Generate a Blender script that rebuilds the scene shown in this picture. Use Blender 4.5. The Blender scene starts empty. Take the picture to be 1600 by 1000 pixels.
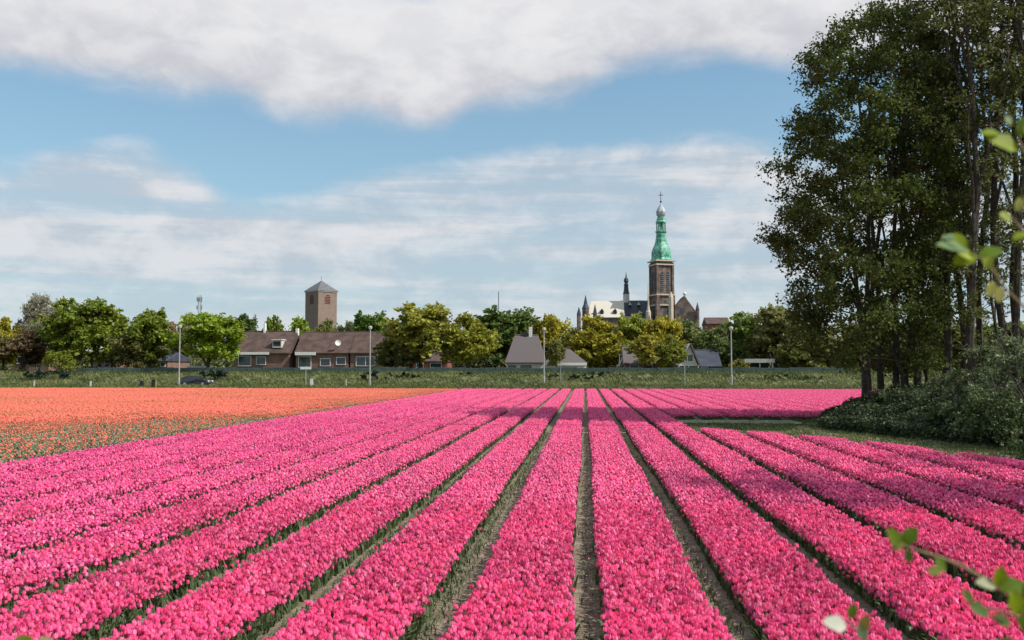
import bpy, math, random
import numpy as np
from mathutils import Vector, Matrix, Euler

R = math.radians
S = bpy.context.scene
COL = S.collection
rng = np.random.default_rng(11)

# ------------------------------------------------------------------ camera
F = 1400.0
cam_d = bpy.data.cameras.new('camera'); cam = bpy.data.objects.new('camera', cam_d); COL.objects.link(cam)
cam_d.sensor_width = 36; cam_d.lens = F*36/1600
cam_d.clip_start = 0.05; cam_d.clip_end = 9000
CAM = Vector((0, 0, 2.7))
cam.location = CAM
cam.rotation_euler = (R(90+3.15), 0, R(4.66))
cam_d.dof.use_dof = True; cam_d.dof.focus_distance = 38; cam_d.dof.aperture_fstop = 3.2
S.camera = cam
CR = Euler(cam.rotation_euler).to_matrix()

def P(px, py, Y):
    """world point seen at photo pixel (px,py) on the plane y=Y"""
    d = CR @ Vector(((px-800)/F, (500-py)/F, -1))
    return CAM + d*(Y/d.y)
def PX(px, Y): return P(px, 577, Y).x
def PZ(py, Y, px=800): return P(px, py, Y).z
def inpx(x, y, z):
    v = CR.transposed() @ (Vector((x, y, z))-CAM)
    return 800+F*v.x/-v.z, 500-F*v.y/-v.z

# ------------------------------------------------------------------ light
SUN_EL, SUN_AZ = 45.5, 105          # azimuth clockwise from +Y
sd = bpy.data.lights.new('sun', 'SUN'); sd.energy = 4.1; sd.angle = R(0.53); sd.color = (1, .955, .88)
so = bpy.data.objects.new('sun', sd); COL.objects.link(so)
tosun = Vector((math.sin(R(SUN_AZ))*math.cos(R(SUN_EL)), math.cos(R(SUN_AZ))*math.cos(R(SUN_EL)), math.sin(R(SUN_EL))))
so.rotation_euler = tosun.to_track_quat('Z', 'Y').to_euler(); so.location = (60, -20, 80)

W = bpy.data.worlds.new('World'); S.world = W; W.use_nodes = True
wt = W.node_tree; wt.nodes.clear()
def build_world():
    N = wt.nodes; L = wt.links
    def nd(t, **k):
        n = N.new(t)
        for a, b in k.items(): setattr(n, a, b)
        return n
    def m(op, a, b=None, c=None, clamp=False):
        n = nd('ShaderNodeMath', operation=op, use_clamp=clamp)
        for i, v in enumerate((a, b, c)):
            if v is None: continue
            if isinstance(v, (int, float)): n.inputs[i].default_value = v
            else: L.new(v, n.inputs[i])
        return n.outputs[0]
    def mr(v, a, b, c=0, d=1, smooth=True):
        n = nd('ShaderNodeMapRange'); n.interpolation_type = 'SMOOTHSTEP' if smooth else 'LINEAR'
        L.new(v, n.inputs[0])
        for i, q in enumerate((a, b, c, d)): n.inputs[i+1].default_value = q
        return n.outputs[0]
    def mix(f, a, b):
        n = nd('ShaderNodeMix', data_type='RGBA')
        if isinstance(f, (int, float)): n.inputs[0].default_value = f
        else: L.new(f, n.inputs[0])
        for i, v in ((6, a), (7, b)):
            if isinstance(v, tuple): n.inputs[i].default_value = v
            else: L.new(v, n.inputs[i])
        return n.outputs[2]
    out = nd('ShaderNodeOutputWorld'); bg = nd('ShaderNodeBackground'); bg.inputs[1].default_value = 0.12
    L.new(bg.outputs[0], out.inputs[0])
    sky = nd('ShaderNodeTexSky', sky_type='NISHITA', sun_disc=False, sun_elevation=R(SUN_EL), sun_rotation=R(SUN_AZ))
    sky.air_density = 1.0; sky.dust_density = 0.6; sky.ozone_density = 1.6
    tc = nd('ShaderNodeTexCoord'); sp = nd('ShaderNodeSeparateXYZ'); L.new(tc.outputs['Generated'], sp.inputs[0])
    x, y, z = sp.outputs
    az = m('MULTIPLY', m('ARCTAN2', x, y), 180/math.pi)
    el = m('MULTIPLY', m('ARCSINE', z), 180/math.pi)
    # cloud-sheet coordinates
    den = m('ADD', m('MAXIMUM', z, 0.0), 0.10)
    cx = m('DIVIDE', x, den); cy = m('DIVIDE', y, den)
    cv = nd('ShaderNodeCombineXYZ'); L.new(cx, cv.inputs[0]); L.new(cy, cv.inputs[1])
    def noise(vec, sc, det, rough, dist=0.0, off=(0,0,0), stretch=(1,1,1)):
        mp = nd('ShaderNodeMapping'); mp.inputs[1].default_value = off; mp.inputs[3].default_value = stretch
        L.new(vec, mp.inputs[0])
        n = nd('ShaderNodeTexNoise'); n.inputs['Scale'].default_value = sc; n.inputs['Detail'].default_value = det
        n.inputs['Roughness'].default_value = rough; n.inputs['Distortion'].default_value = dist
        L.new(mp.outputs[0], n.inputs['Vector']); return n.outputs[0]
    # angular coordinates (degrees/10) for puffs
    av = nd('ShaderNodeCombineXYZ'); L.new(m('MULTIPLY', az, .1), av.inputs[0]); L.new(m('MULTIPLY', el, .17), av.inputs[1])
    nA = noise(av.outputs[0], 0.8, 9, .56, .3, (3.1, 7.7, 0))
    nB = noise(av.outputs[0], 2.6, 7, .60, .3, (1.3, 2.2, 5))
    nS = noise(av.outputs[0], 1.1, 8, .60, .3, (9.4, 1.2, 3), (.35, 2.4, 1))   # streaks
    nG = noise(cv.outputs[0], 0.9, 7, .58, .2, (4, 2, 0))
    def e_of(py): return math.degrees(math.atan((577-py)/F))
    def a_of(px): return math.degrees(math.atan((px-914)/F))
    def curve(pts):
        a = mr(az, -50, 50, 0, 1, False)
        n = nd('ShaderNodeFloatCurve'); L.new(a, n.inputs[1]); c = n.mapping.curves[0]
        c.extend if False else None
        P_ = []
        for px, py in pts:
            v = (CR @ Vector(((px-800)/F, (500-py)/F, -1))).normalized()
            P_.append(((math.degrees(math.atan2(v.x, v.y))+50)/100, math.degrees(math.asin(v.z))/30))
        c.points[0].location = (0, P_[0][1]); c.points[1].location = (1, P_[-1][1])
        for q in P_: c.points.new(*q)
        n.mapping.update()
        return m('MULTIPLY', n.outputs[0], 30)
    f1 = curve([(-150,120),(0,128),(150,138),(260,150),(380,162),(450,192),(560,198),(680,214),(745,180),(830,166),(900,158),(960,128),(1100,112),(1250,122),(1500,110),(1700,130)])
    f2 = curve([(-150,235),(0,250),(90,226),(200,222),(290,258),(380,300),(470,292),(600,252),(720,240),(850,226),(1000,214),(1150,216),(1260,235),(1500,220),(1700,210)])
    nn = m('ADD', m('MULTIPLY', m('SUBTRACT', nA, .5), 5.0), m('MULTIPLY', m('SUBTRACT', nB, .5), 3.0))
    d1 = m('ADD', m('SUBTRACT', el, f1), m('MULTIPLY', nn, .5))
    up = mr(d1, -.4, 1.9)
    up = m('MULTIPLY', up, mr(m('ADD', m('SUBTRACT', el, 24.0), m('MULTIPLY', nn, 1.8)), -1.2, 3.0, 1, 0))
    gen = mr(nG, .46, .62)
    gen = m('MULTIPLY', gen, mr(el, 23, 27))
    d2 = m('ADD', m('SUBTRACT', f2, el), m('MULTIPLY', nn, .5))
    low = m('MULTIPLY', mr(d2, -.3, 1.6), m('ADD', .55, m('MULTIPLY', mr(nS, .38, .60), .43)))
    low = m('MULTIPLY', low, mr(el, -2, 9, .55, 1))
    front = mr(m('ABSOLUTE', az), 42, 60, 1, 0)
    cov = m('MAXIMUM', m('MULTIPLY', m('MAXIMUM', up, low), front), m('MAXIMUM', gen, m('MULTIPLY', mr(nG, .42, .62), m('SUBTRACT', 1, front))))
    # blue of the gaps: the physical sky, made a little milkier towards the ground
    skyc = mix(mr(el, 0, 18, .8, .25, False), sky.outputs[0], (3.3, 3.75, 4.3, 1))
    tint = nd('ShaderNodeMix', data_type='RGBA', blend_type='MULTIPLY'); tint.inputs[0].default_value = 1
    L.new(skyc, tint.inputs[6]); tint.inputs[7].default_value = (.80, 1.0, 1.0, 1)
    bright = m('ADD', m('MULTIPLY', mr(m('ADD', d1, m('MULTIPLY', m('SUBTRACT', nB, .5), 5.0)), -.5, 6.0), .65), m('MULTIPLY', mr(nB, .36, .66), .28))
    cl_up = mix(bright, (3.9, 3.95, 4.3, 1), (5.7, 5.7, 5.8, 1))
    cl_lo = mix(mr(m('ADD', m('MULTIPLY', nS, .5), m('MULTIPLY', nB, .5)), .42, .60), (3.5, 3.9, 4.4, 1), (5.0, 5.1, 5.3, 1))
    clc = mix(mr(m('SUBTRACT', el, m('MULTIPLY', m('ADD', f1, f2), .5)), -.6, .6), cl_lo, cl_up)
    fin = mix(cov, tint.outputs[2], clc)
    L.new(fin, bg.inputs[0])
build_world()
S.view_settings.view_transform = 'Standard'; S.view_settings.look = 'None'
S.view_settings.exposure = 0.3; S.view_settings.gamma = 1; S.view_settings.use_curve_mapping = False

# ------------------------------------------------------------------ materials
def mat(name, col, rough=.7, var=.0, vscale=3.0, island=0.0, bump=0.0, bscale=20.0, transl=0.0, spec=.3, metal=0.0,
        col2=None, objcol=False, bands=None):
    m = bpy.data.materials.new(name); m.use_nodes = True; t = m.node_tree; N = t.nodes; L = t.links
    b = N['Principled BSDF']; b.inputs['Roughness'].default_value = rough; b.inputs['Metallic'].default_value = metal
    b.inputs['Specular IOR Level'].default_value = spec
    geo = N.new('ShaderNodeNewGeometry')
    if objcol:
        oi = N.new('ShaderNodeObjectInfo'); c = oi.outputs['Color']
    else:
        rgb = N.new('ShaderNodeRGB'); rgb.outputs[0].default_value = (*col, 1); c = rgb.outputs[0]
    def mixc(f, a, bb):
        n = N.new('ShaderNodeMix'); n.data_type = 'RGBA'; L.new(f, n.inputs[0]); L.new(a, n.inputs[6])
        if isinstance(bb, tuple): n.inputs[7].default_value = bb
        else: L.new(bb, n.inputs[7])
        return n.outputs[2]
    def noise(sc, det=4):
        n = N.new('ShaderNodeTexNoise'); n.inputs['Scale'].default_value = sc; n.inputs['Detail'].default_value = det
        L.new(geo.outputs['Position'], n.inputs['Vector']); return n
    if col2 is not None:
        n = noise(vscale, 5); r = N.new('ShaderNodeMapRange'); L.new(n.outputs[0], r.inputs[0])
        r.inputs[1].default_value = .38; r.inputs[2].default_value = .62
        c = mixc(r.outputs[0], c, (*col2, 1))
    if var or island:
        hv = N.new('ShaderNodeHueSaturation'); L.new(c, hv.inputs['Color'])
        v = None
        if island:
            r = N.new('ShaderNodeMapRange'); L.new(geo.outputs['Random Per Island'], r.inputs[0])
            r.inputs[3].default_value = 1-island; r.inputs[4].default_value = 1+island; v = r.outputs[0]
            r2 = N.new('ShaderNodeMath'); r2.operation = 'MULTIPLY'; r2.inputs[1].default_value = 7.31; L.new(geo.outputs['Random Per Island'], r2.inputs[0])
            r3 = N.new('ShaderNodeMath'); r3.operation = 'FRACT'; L.new(r2.outputs[0], r3.inputs[0])
            r4 = N.new('ShaderNodeMapRange'); L.new(r3.outputs[0], r4.inputs[0]); r4.inputs[3].default_value = .5-island*.03; r4.inputs[4].default_value = .5+island*.03
            L.new(r4.outputs[0], hv.inputs['Hue'])
        if var:
            n = noise(vscale); r = N.new('ShaderNodeMapRange'); L.new(n.outputs[0], r.inputs[0])
            r.inputs[1].default_value = .3; r.inputs[2].default_value = .7
            r.inputs[3].default_value = 1-var; r.inputs[4].default_value = 1+var
            if v is None: v = r.outputs[0]
            else:
                q = N.new('ShaderNodeMath'); q.operation = 'MULTIPLY'; L.new(v, q.inputs[0]); L.new(r.outputs[0], q.inputs[1]); v = q.outputs[0]
        L.new(v, hv.inputs['Value']); c = hv.outputs[0]
    if bands:      # fine horizontal courses (sc, depth)
        w = N.new('ShaderNodeTexWave'); w.bands_direction = 'Z'; w.inputs['Scale'].default_value = bands[0]
        w.inputs['Distortion'].default_value = .6; w.inputs['Detail'].default_value = 2
        L.new(geo.outputs['Position'], w.inputs['Vector'])
        r = N.new('ShaderNodeMapRange'); L.new(w.outputs['Fac'], r.inputs[0]); r.inputs[3].default_value = 1-bands[1]; r.inputs[4].default_value = 1
        hv = N.new('ShaderNodeHueSaturation'); L.new(c, hv.inputs['Color']); L.new(r.outputs[0], hv.inputs['Value']); c = hv.outputs[0]
    L.new(c, b.inputs['Base Color'])
    if bump:
        n = noise(bscale, 6); bp = N.new('ShaderNodeBump'); bp.inputs['Strength'].default_value = bump; bp.inputs['Distance'].default_value = .05
        L.new(n.outputs[0], bp.inputs['Height']); L.new(bp.outputs[0], b.inputs['Normal'])
    if transl:
        tr = N.new('ShaderNodeBsdfTranslucent'); L.new(c, tr.inputs[0]); mx = N.new('ShaderNodeMixShader'); mx.inputs[0].default_value = transl
        L.new(b.outputs[0], mx.inputs[1]); L.new(tr.outputs[0], mx.inputs[2]); L.new(mx.outputs[0], N['Material Output'].inputs[0])
    return m

M = {}
M['pink'] = mat('pink_petal', (.87, .118, .30), .5, var=.14, vscale=.7, island=.30, transl=.20, spec=.3)
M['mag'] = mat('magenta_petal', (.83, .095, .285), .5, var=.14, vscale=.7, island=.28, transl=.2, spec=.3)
M['pink_l'] = mat('pale_pink_petal', (.95, .26, .46), .5, var=.10, vscale=.8, island=.2, transl=.30, spec=.3)
M['orange'] = mat('orange_petal', (.86, .275, .15), .5, var=.16, vscale=.12, island=.22, transl=.3, spec=.3, col2=(.86,.225,.165))
M['tleaf'] = mat('tulip_leaf', (.095, .135, .055), .5, var=.2, vscale=2, island=.25, transl=.2)
M['oleaf'] = mat('orange_tulip_leaf', (.25, .26, .15), .5, var=.2, vscale=.6, island=.25, transl=.2)
M['soil'] = mat('soil', (.185, .14, .10), .95, var=.22, vscale=3, bump=.9, bscale=28, col2=(.25, .205, .145))
M['grass'] = mat('grass_ground', (.10, .13, .045), .95, var=.3, vscale=.6, bump=.8, bscale=14, col2=(.17, .17, .08))
M['blade'] = mat('grass_blade', (.095, .13, .035), .7, var=.35, vscale=.25, island=.3, transl=.2, col2=(.15,.155,.055))
M['meadow'] = mat('meadow', (.06, .09, .03), .95, var=.3, vscale=.05)
M['asphalt'] = mat('asphalt', (.06, .06, .06), .9, var=.1, vscale=4)
M['leaf'] = mat('tree_leaf', (.06, .09, .02), .55, island=.38, transl=.38, objcol=True, var=.25, vscale=.45, spec=.25)
M['bark'] = mat('bark', (.075, .062, .048), .95, var=.35, vscale=6, bump=.8, bscale=22)
M['barkg'] = mat('grey_bark', (.17, .15, .14), .95, var=.25, vscale=4)
M['shrub'] = mat('shrub_leaf', (.10, .15, .045), .55, island=.42, transl=.25, var=.3, vscale=.7, col2=(.19, .23, .11), spec=.4)
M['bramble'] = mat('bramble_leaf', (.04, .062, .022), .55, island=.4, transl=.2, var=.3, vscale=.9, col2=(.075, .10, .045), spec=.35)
M['hedge'] = mat('hedge_leaf', (.05, .085, .035), .65, island=.35, transl=.2, objcol=True, var=.2, vscale=.5)
M['sprig'] = mat('young_leaf', (.22, .34, .03), .6, island=.2, transl=.4, var=.15, vscale=30, spec=.25, objcol=True)
M['twig'] = mat('twig', (.25, .17, .09), .8, var=.2, vscale=40)
M['brick'] = mat('brown_brick', (.24, .145, .115), .9, var=.2, vscale=1.2, bands=(6, .25))
M['lbrick'] = mat('tower_brick', (.29, .215, .175), .9, var=.28, vscale=.7, bands=(3, .22), col2=(.235, .165, .135))
M['dbrick'] = mat('church_brick', (.15, .105, .092), .9, var=.25, vscale=.5, bands=(2.6, .2), col2=(.22, .155, .13))
M['rbrick'] = mat('red_brick', (.27, .10, .075), .9, var=.2, vscale=1, bands=(5, .2))
M['stone'] = mat('pale_stone', (.55, .46, .36), .85, var=.15, vscale=1)
M['tile'] = mat('roof_tile', (.10, .066, .055), .8, var=.22, vscale=.9, bands=(3.2, .35), col2=(.125, .078, .064))
M['tileg'] = mat('grey_roof_tile', (.17, .145, .145), .8, var=.2, vscale=.9, bands=(3.2, .3), col2=(.135, .105, .105))
M['pgrey'] = mat('pale_grey_lead', (.40, .41, .43), .5, var=.3, vscale=1.2)
M['slate'] = mat('slate', (.062, .07, .095), .6, var=.22, vscale=.6, bands=(2.2, .3))
M['lslate'] = mat('tower_slate', (.15, .15, .16), .65, var=.2, vscale=.8, bands=(2, .2))
M['cream'] = mat('cream_roof', (.66, .60, .50), .7, var=.10, vscale=.5, col2=(.58, .52, .43))  # pale cream tone of the choir roof
M['copper'] = mat('verdigris', (.05, .24, .15), .5, var=.4, vscale=.9, col2=(.16, .42, .30), spec=.5)
M['white'] = mat('white_paint', (.74, .73, .70), .6, var=.06, vscale=2)
M['offw'] = mat('off_white_render', (.55, .52, .46), .8, var=.1, vscale=2)
M['grey'] = mat('galvanised', (.42, .41, .38), .5, var=.12, vscale=3, metal=.3)
M['lattice'] = mat('mast_grey', (.28, .29, .31), .6, var=.1, vscale=1)
M['dark'] = mat('dark_paint', (.03, .032, .035), .6, var=.2, vscale=3)
M['glass'] = mat('window_glass', (.035, .045, .055), .08, spec=.8)
M['carp'] = mat('car_paint', (.035, .038, .045), .25, spec=.7)
M['rubber'] = mat('rubber', (.02, .02, .02), .8)
M['fence'] = mat('fence_green_grey', (.085, .12, .10), .7, var=.22, vscale=.8)
M['tan'] = mat('hoarding', (.40, .26, .13), .8, var=.1, vscale=2)
M['lamp'] = mat('lamp_glass', (.7, .7, .68), .3)
M['gold'] = mat('gilt', (.55, .38, .1), .3, metal=.8)
M['redl'] = mat('tail_lamp', (.4, .02, .02), .3)

# ------------------------------------------------------------------ mesh helpers
def mesh_np(name, V, faces, mats, mi=None, smooth=False):
    """faces: list of int arrays (n,k)"""
    me = bpy.data.meshes.new(name)
    V = np.asarray(V, dtype=np.float32)
    me.vertices.add(len(V)); me.vertices.foreach_set('co', V.ravel())
    li = np.concatenate([np.asarray(f, dtype=np.int32).ravel() for f in faces])
    tot = np.concatenate([np.full(len(f), np.asarray(f).shape[1], dtype=np.int32) for f in faces])
    st = np.concatenate([[0], np.cumsum(tot)[:-1]]).astype(np.int32)
    me.loops.add(len(li)); me.loops.foreach_set('vertex_index', li)
    me.polygons.add(len(tot)); me.polygons.foreach_set('loop_start', st); me.polygons.foreach_set('loop_total', tot)
    if mi is not None: me.polygons.foreach_set('material_index', np.asarray(mi, dtype=np.int32))
    me.polygons.foreach_set('use_smooth', np.full(len(tot), bool(smooth), dtype=bool))
    for mm in (mats if isinstance(mats, (list, tuple)) else [mats]): me.materials.append(mm)
    me.update(calc_edges=True); me.validate()
    return me

class MB:
    def __init__(s): s.v = []; s.f3 = []; s.f4 = []; s.fn = []; s.n = 0
    def add(s, V, f3=None, f4=None, fn=None):
        V = np.asarray(V, dtype=float).reshape(-1, 3)
        if f3 is not None and len(f3): s.f3.append(np.asarray(f3)+s.n)
        if f4 is not None and len(f4): s.f4.append(np.asarray(f4)+s.n)
        if fn is not None: s.fn += [tuple(i+s.n for i in f) for f in fn]
        s.v.append(V); s.n += len(V); return s
    def box(s, x0, x1, y0, y1, z0, z1, rot=0, c=None):
        V = np.array([(x, y, z) for z in (z0, z1) for y in (y0, y1) for x in (x0, x1)], float)
        if rot:
            c = c if c is not None else ((x0+x1)/2, (y0+y1)/2)
            a, b = math.cos(rot), math.sin(rot); X = V[:, 0]-c[0]; Y = V[:, 1]-c[1]
            V[:, 0] = c[0]+X*a-Y*b; V[:, 1] = c[1]+X*b+Y*a
        return s.add(V, f4=[(0,2,3,1),(4,5,7,6),(0,1,5,4),(2,6,7,3),(0,4,6,2),(1,3,7,5)])
    def tube(s, pts, rad, n=6, cap=True):
        pts = np.asarray(pts, float); k = len(pts); rad = np.broadcast_to(rad, (k,))
        T = np.gradient(pts, axis=0); T /= np.linalg.norm(T, axis=1)[:, None]+1e-9
        ref = np.array([0, 0, 1.0]) if abs(T[0][2]) < .8 else np.array([1.0, 0, 0])
        A = np.cross(T, ref); A /= np.linalg.norm(A, axis=1)[:, None]+1e-9; B = np.cross(T, A)
        an = np.arange(n)*2*math.pi/n
        V = pts[:, None]+rad[:, None, None]*(np.cos(an)[None, :, None]*A[:, None]+np.sin(an)[None, :, None]*B[:, None])
        i = np.arange(k-1)[:, None]*n; j = np.arange(n)[None]; j2 = (j+1) % n
        f = np.stack([i+j, i+j2, i+n+j2, i+n+j], -1).reshape(-1, 4)
        s.add(V.reshape(-1, 3), f4=f, fn=[tuple(range(n))[::-1], tuple(range((k-1)*n, k*n))] if cap else None); return s
    def lathe(s, c, prof, n=12, phase=0.0):
        an = np.arange(n)*2*math.pi/n+phase; k = len(prof)
        V = np.array([[(c[0]+r*math.cos(a), c[1]+r*math.sin(a), c[2]+z) for a in an] for r, z in prof]).reshape(-1, 3)
        i = np.arange(k-1)[:, None]*n; j = np.arange(n)[None]; j2 = (j+1) % n
        f = np.stack([i+j, i+j2, i+n+j2, i+n+j], -1).reshape(-1, 4)
        s.add(V, f4=f, fn=[tuple(range(n))[::-1], tuple(range((k-1)*n, k*n))]); return s
    def prism(s, poly, a, b):           # extrude polygon given as 3-D points along vector
        poly = np.asarray(poly, float); n = len(poly); V = np.concatenate([poly+np.array(a), poly+np.array(b)])
        f = [(i, (i+1) % n, n+(i+1) % n, n+i) for i in range(n)]
        s.add(V, f4=f, fn=[tuple(range(n))[::-1], tuple(range(n, 2*n))]); return s
    def sphere(s, c, r, n=8, m=5, sz=1):
        return s.lathe(c, [(max(r*math.sin(math.pi*i/m), r*.02), -r*sz*math.cos(math.pi*i/m)) for i in range(m+1)], n)
    def mesh(s, name, mats, smooth=False):
        fs = []
        if s.f3: fs.append(np.concatenate(s.f3))
        if s.f4: fs.append(np.concatenate(s.f4))
        V = np.concatenate(s.v)
        by = {}
        for f in s.fn: by.setdefault(len(f), []).append(f)
        for k in by: fs.append(np.array(by[k]))
        return mesh_np(name, V, fs, mats, smooth=smooth)
    def build(s, name, mats, parent=None, smooth=False):
        return link(name, s.mesh(name, mats, smooth), parent)

def link(name, me, parent=None):
    o = bpy.data.objects.new(name, me); COL.objects.link(o)
    if parent is not None:
        o.parent = parent
        o.matrix_parent_inverse = Matrix.Translation(-parent.location) if parent.type == 'EMPTY' and parent.get('_abs') else Matrix.Identity(4)
    return o
def tag(o, label=None, cat=None, group=None, kind=None):
    if label: o['label'] = label
    if cat: o['category'] = cat
    if group: o['group'] = group
    if kind: o['kind'] = kind
    return o
def thing(name, label, cat, loc=(0, 0, 0), group=None, absolute=True):
    """Empty at the base of a thing; with absolute=True its parts are modelled in world coordinates"""
    o = bpy.data.objects.new(name, None); COL.objects.link(o); o.location = loc; o.empty_display_size = .3
    if absolute: o['_abs'] = 1
    return tag(o, label, cat, group)
def copy_tree(o, parent=None):
    c = o.copy(); COL.objects.link(c)
    if parent is not None: c.parent = parent
    for ch in o.children: copy_tree(ch, c)
    return c

def scatter(tv, faces, pos, rz, sc, tilt=None):
    """copies of a template mesh -> (V, [faces])"""
    tv = np.asarray(tv, float); N = len(pos); k = len(tv)
    c, s_ = np.cos(rz)[:, None], np.sin(rz)[:, None]
    sc = np.asarray(sc, float)
    if sc.ndim == 1: sc = np.repeat(sc[:, None], 3, 1)
    X = tv[None, :, 0]*sc[:, :1]; Y = tv[None, :, 1]*sc[:, 1:2]; Z = tv[None, :, 2]*sc[:, 2:3]
    x = X*c-Y*s_; y = X*s_+Y*c; z = Z
    if tilt is not None:
        x = x+Z*tilt[:, :1]; y = y+Z*tilt[:, 1:2]
    V = np.stack([x+pos[:, :1], y+pos[:, 1:2], z+pos[:, 2:3]], -1).reshape(-1, 3)
    off = (np.arange(N)*k)[:, None, None]
    return V, [(np.asarray(f)[None]+off).reshape(-1, np.asarray(f).shape[1]) for f in faces]

def leaves(cen, size, up=.35, r=rng, shape='quad', elong=1.5):
    """bent leaf quads at centres; returns V, faces(n,4)"""
    n = len(cen); d = r.normal(size=(n, 3)); d /= np.linalg.norm(d, axis=1)[:, None]
    nr = r.normal(size=(n, 3))+np.array([0, 0, up*2]); nr /= np.linalg.norm(nr, axis=1)[:, None]
    a = np.cross(d, nr); a /= np.linalg.norm(a, axis=1)[:, None]+1e-9; b = np.cross(nr, a)
    s = np.asarray(size)*(.65+.7*r.random(n)) if np.ndim(size) == 0 else size*(.65+.7*r.random(n)); s = s[:, None]
    V = np.stack([cen-b*s*elong*.5, cen+a*s*.42+nr*s*.12, cen+b*s*elong*.5, cen-a*s*.42+nr*s*.12], 1).reshape(-1, 3)
    return V, np.arange(4*n).reshape(n, 4)

# ------------------------------------------------------------------ ground
g = MB()
g.add([(-4000, -300, -.03), (4000, -300, -.03), (4000, 7000, -.03), (-4000, 7000, -.03)], f4=[(0, 1, 2, 3)])
tag(g.build('ground', M['meadow']), kind='structure')

# outline of the pink field's right edge (x as a function of y)
ex_y = np.array([-5, 10, 18, 23.8, 29.1, 32.2, 34.6, 36.5, 38.0])
ex_x = np.array([14.2, 13.6, 12.8, 11.7, 10.1, 8.7, 7.1, 5.4, 3.9])
def right_edge(y):
    return np.interp(y, ex_y, ex_x)
def ground_grid(name, x0, x1, y0, y1, nx, ny, hf, m, z=0.0):
    X, Y = np.meshgrid(np.linspace(x0, x1, nx), np.linspace(y0, y1, ny)); Z = hf(X, Y)+z
    V = np.stack([X, Y, Z], -1).reshape(-1, 3); i = (np.arange(ny-1)[:, None]*nx+np.arange(nx-1)[None]).reshape(-1)
    return tag(link(name, mesh_np(name, V, [np.stack([i, i+1, i+nx+1, i+nx], -1)], m, smooth=True)), kind='structure')
def soil_h(X, Y):    # shallow furrows under the paths
    d = np.abs((X/1.5)-np.round(X/1.5))*1.5
    return .03*np.clip(d/.2, 0, 1)+.012*np.sin(X*31+Y*17)*np.sin(Y*23-X*9)
ground_grid('field_soil', -16.0, 14.4, 3.6, 39.6, 306, 361, soil_h, M['soil'])
ground_grid('far_field_soil', -16.0, 30, 39.6, 111, 307, 120, lambda X, Y: .03*np.clip(np.abs((X/1.5)-np.round(X/1.5))*7.5, 0, 1), M['soil'], .001)
ground_grid('orange_field_soil', -130, -16.0, 3.6, 111, 120, 100, lambda X, Y: 0*X+.004, M['soil'])
ground_grid('near_verge', -40, 30, -12, 3.6, 60, 14, lambda X, Y: .25*np.clip((3.6-Y)/6, 0, 1)+.03*np.sin(X*2+Y), M['grass'])

# right-hand grass strip, cross path and bank
def bank_front(y):          # x of the foot of the bank at a given y
    return np.interp(y, [0, 20, 26, 31, 35, 38.5, 41, 43, 47, 49, 52], [17.4, 16, 15.0, 13.8, 12.1, 10.9, 10.3, 10.9, 12.8, 14.0, 16.5])
def bank_h(X, Y):
    fr = bank_front(Y); d = X-fr
    back = np.clip((52.5-Y)/4.5, 0, 1)
    h = 1.25*np.clip(d/3.2, 0, 1)**.8*(back**.6)
    n = .18*np.sin(X*1.7+Y*.9)+.12*np.sin(X*3.1-Y*2.3)
    return np.where(h > 0, h+n*np.clip(h, 0, 1)*.6, 0)
def strip_h(X, Y):
    inside = (X > right_edge(np.minimum(Y, 38.0))+.1) | (Y > 39.4)
    return np.where(inside, .04, -.06)+bank_h(X, Y)+.02*np.sin(X*5+Y*3)
ground_grid('grass_bank', 3.9, 46, 8, 54, 170, 180, strip_h, M['grass'])

M['worn'] = mat('worn_grass_path', (.30, .30, .19), .95, var=.2, vscale=1.5, bump=.6, bscale=20, col2=(.22, .24, .13))
ground_grid('path', 4.7, 10.6, 44.6, 47.6, 30, 12, lambda X, Y: .07+.015*np.sin(X*5+Y*3), M['worn'])

# dike with the road behind the field
YR = 121.0
def dike_h(X, Y):
    a = np.interp(Y, [109.5, 112, 117, 118, 124, 126, 134, 137, 150], [-.02, .12, .35, .36, .36, .45, 2.0, 2.15, .4])
    return a+.06*np.sin(X*.7+Y)*np.clip((Y-125)/5, 0, 1)
ground_grid('grass_dike', -150, 190, 109.5, 150, 230, 60, dike_h, M['grass'], .006)
r_ = MB(); r_.box(-150, 190, 118.4, 123.6, .2, .40); tag(r_.build('road', M['asphalt']), kind='structure')

# ------------------------------------------------------------------ tulips
def ring(n, r, z, ph=0.): return [(r*math.cos(ph+2*math.pi*i/n), r*math.sin(ph+2*math.pi*i/n), z) for i in range(n)]
def bloom_hi():
    v = ring(6, .007, 0)+ring(6, .023, .013)+ring(6, .0265, .034)+ring(6, .0205, .064, math.pi/6)
    f4 = [(i, (i+1) % 6, 6+(i+1) % 6, 6+i) for i in range(6)]+[(6+i, 6+(i+1) % 6, 12+(i+1) % 6, 12+i) for i in range(6)]
    f3 = [(12+i, 12+(i+1) % 6, 18+i) for i in range(6)]
    # inner petals closing the cup
    k = len(v); v += ring(6, .019, .036, math.pi/6)+ring(6, .010, .056)
    f4 += [(k+i, k+(i+1) % 6, k+6+(i+1) % 6, k+6+(i+1) % 6) for i in range(0)]
    f3 += [(k+i, k+(i+1) % 6, k+6+(i+1) % 6) for i in range(6)]
    return np.array(v), f3, f4
def bloom_mid():
    v = ring(5, .008, 0)+ring(5, .0285, .026)+ring(5, .015, .058)
    f4 = [(i, (i+1) % 5, 5+(i+1) % 5, 5+i) for i in range(5)]+[(5+i, 5+(i+1) % 5, 10+(i+1) % 5, 10+i) for i in range(5)]
    f3 = [(10, 11, 12), (10, 12, 13), (10, 13, 14)]
    return np.array(v), f3, f4
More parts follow.
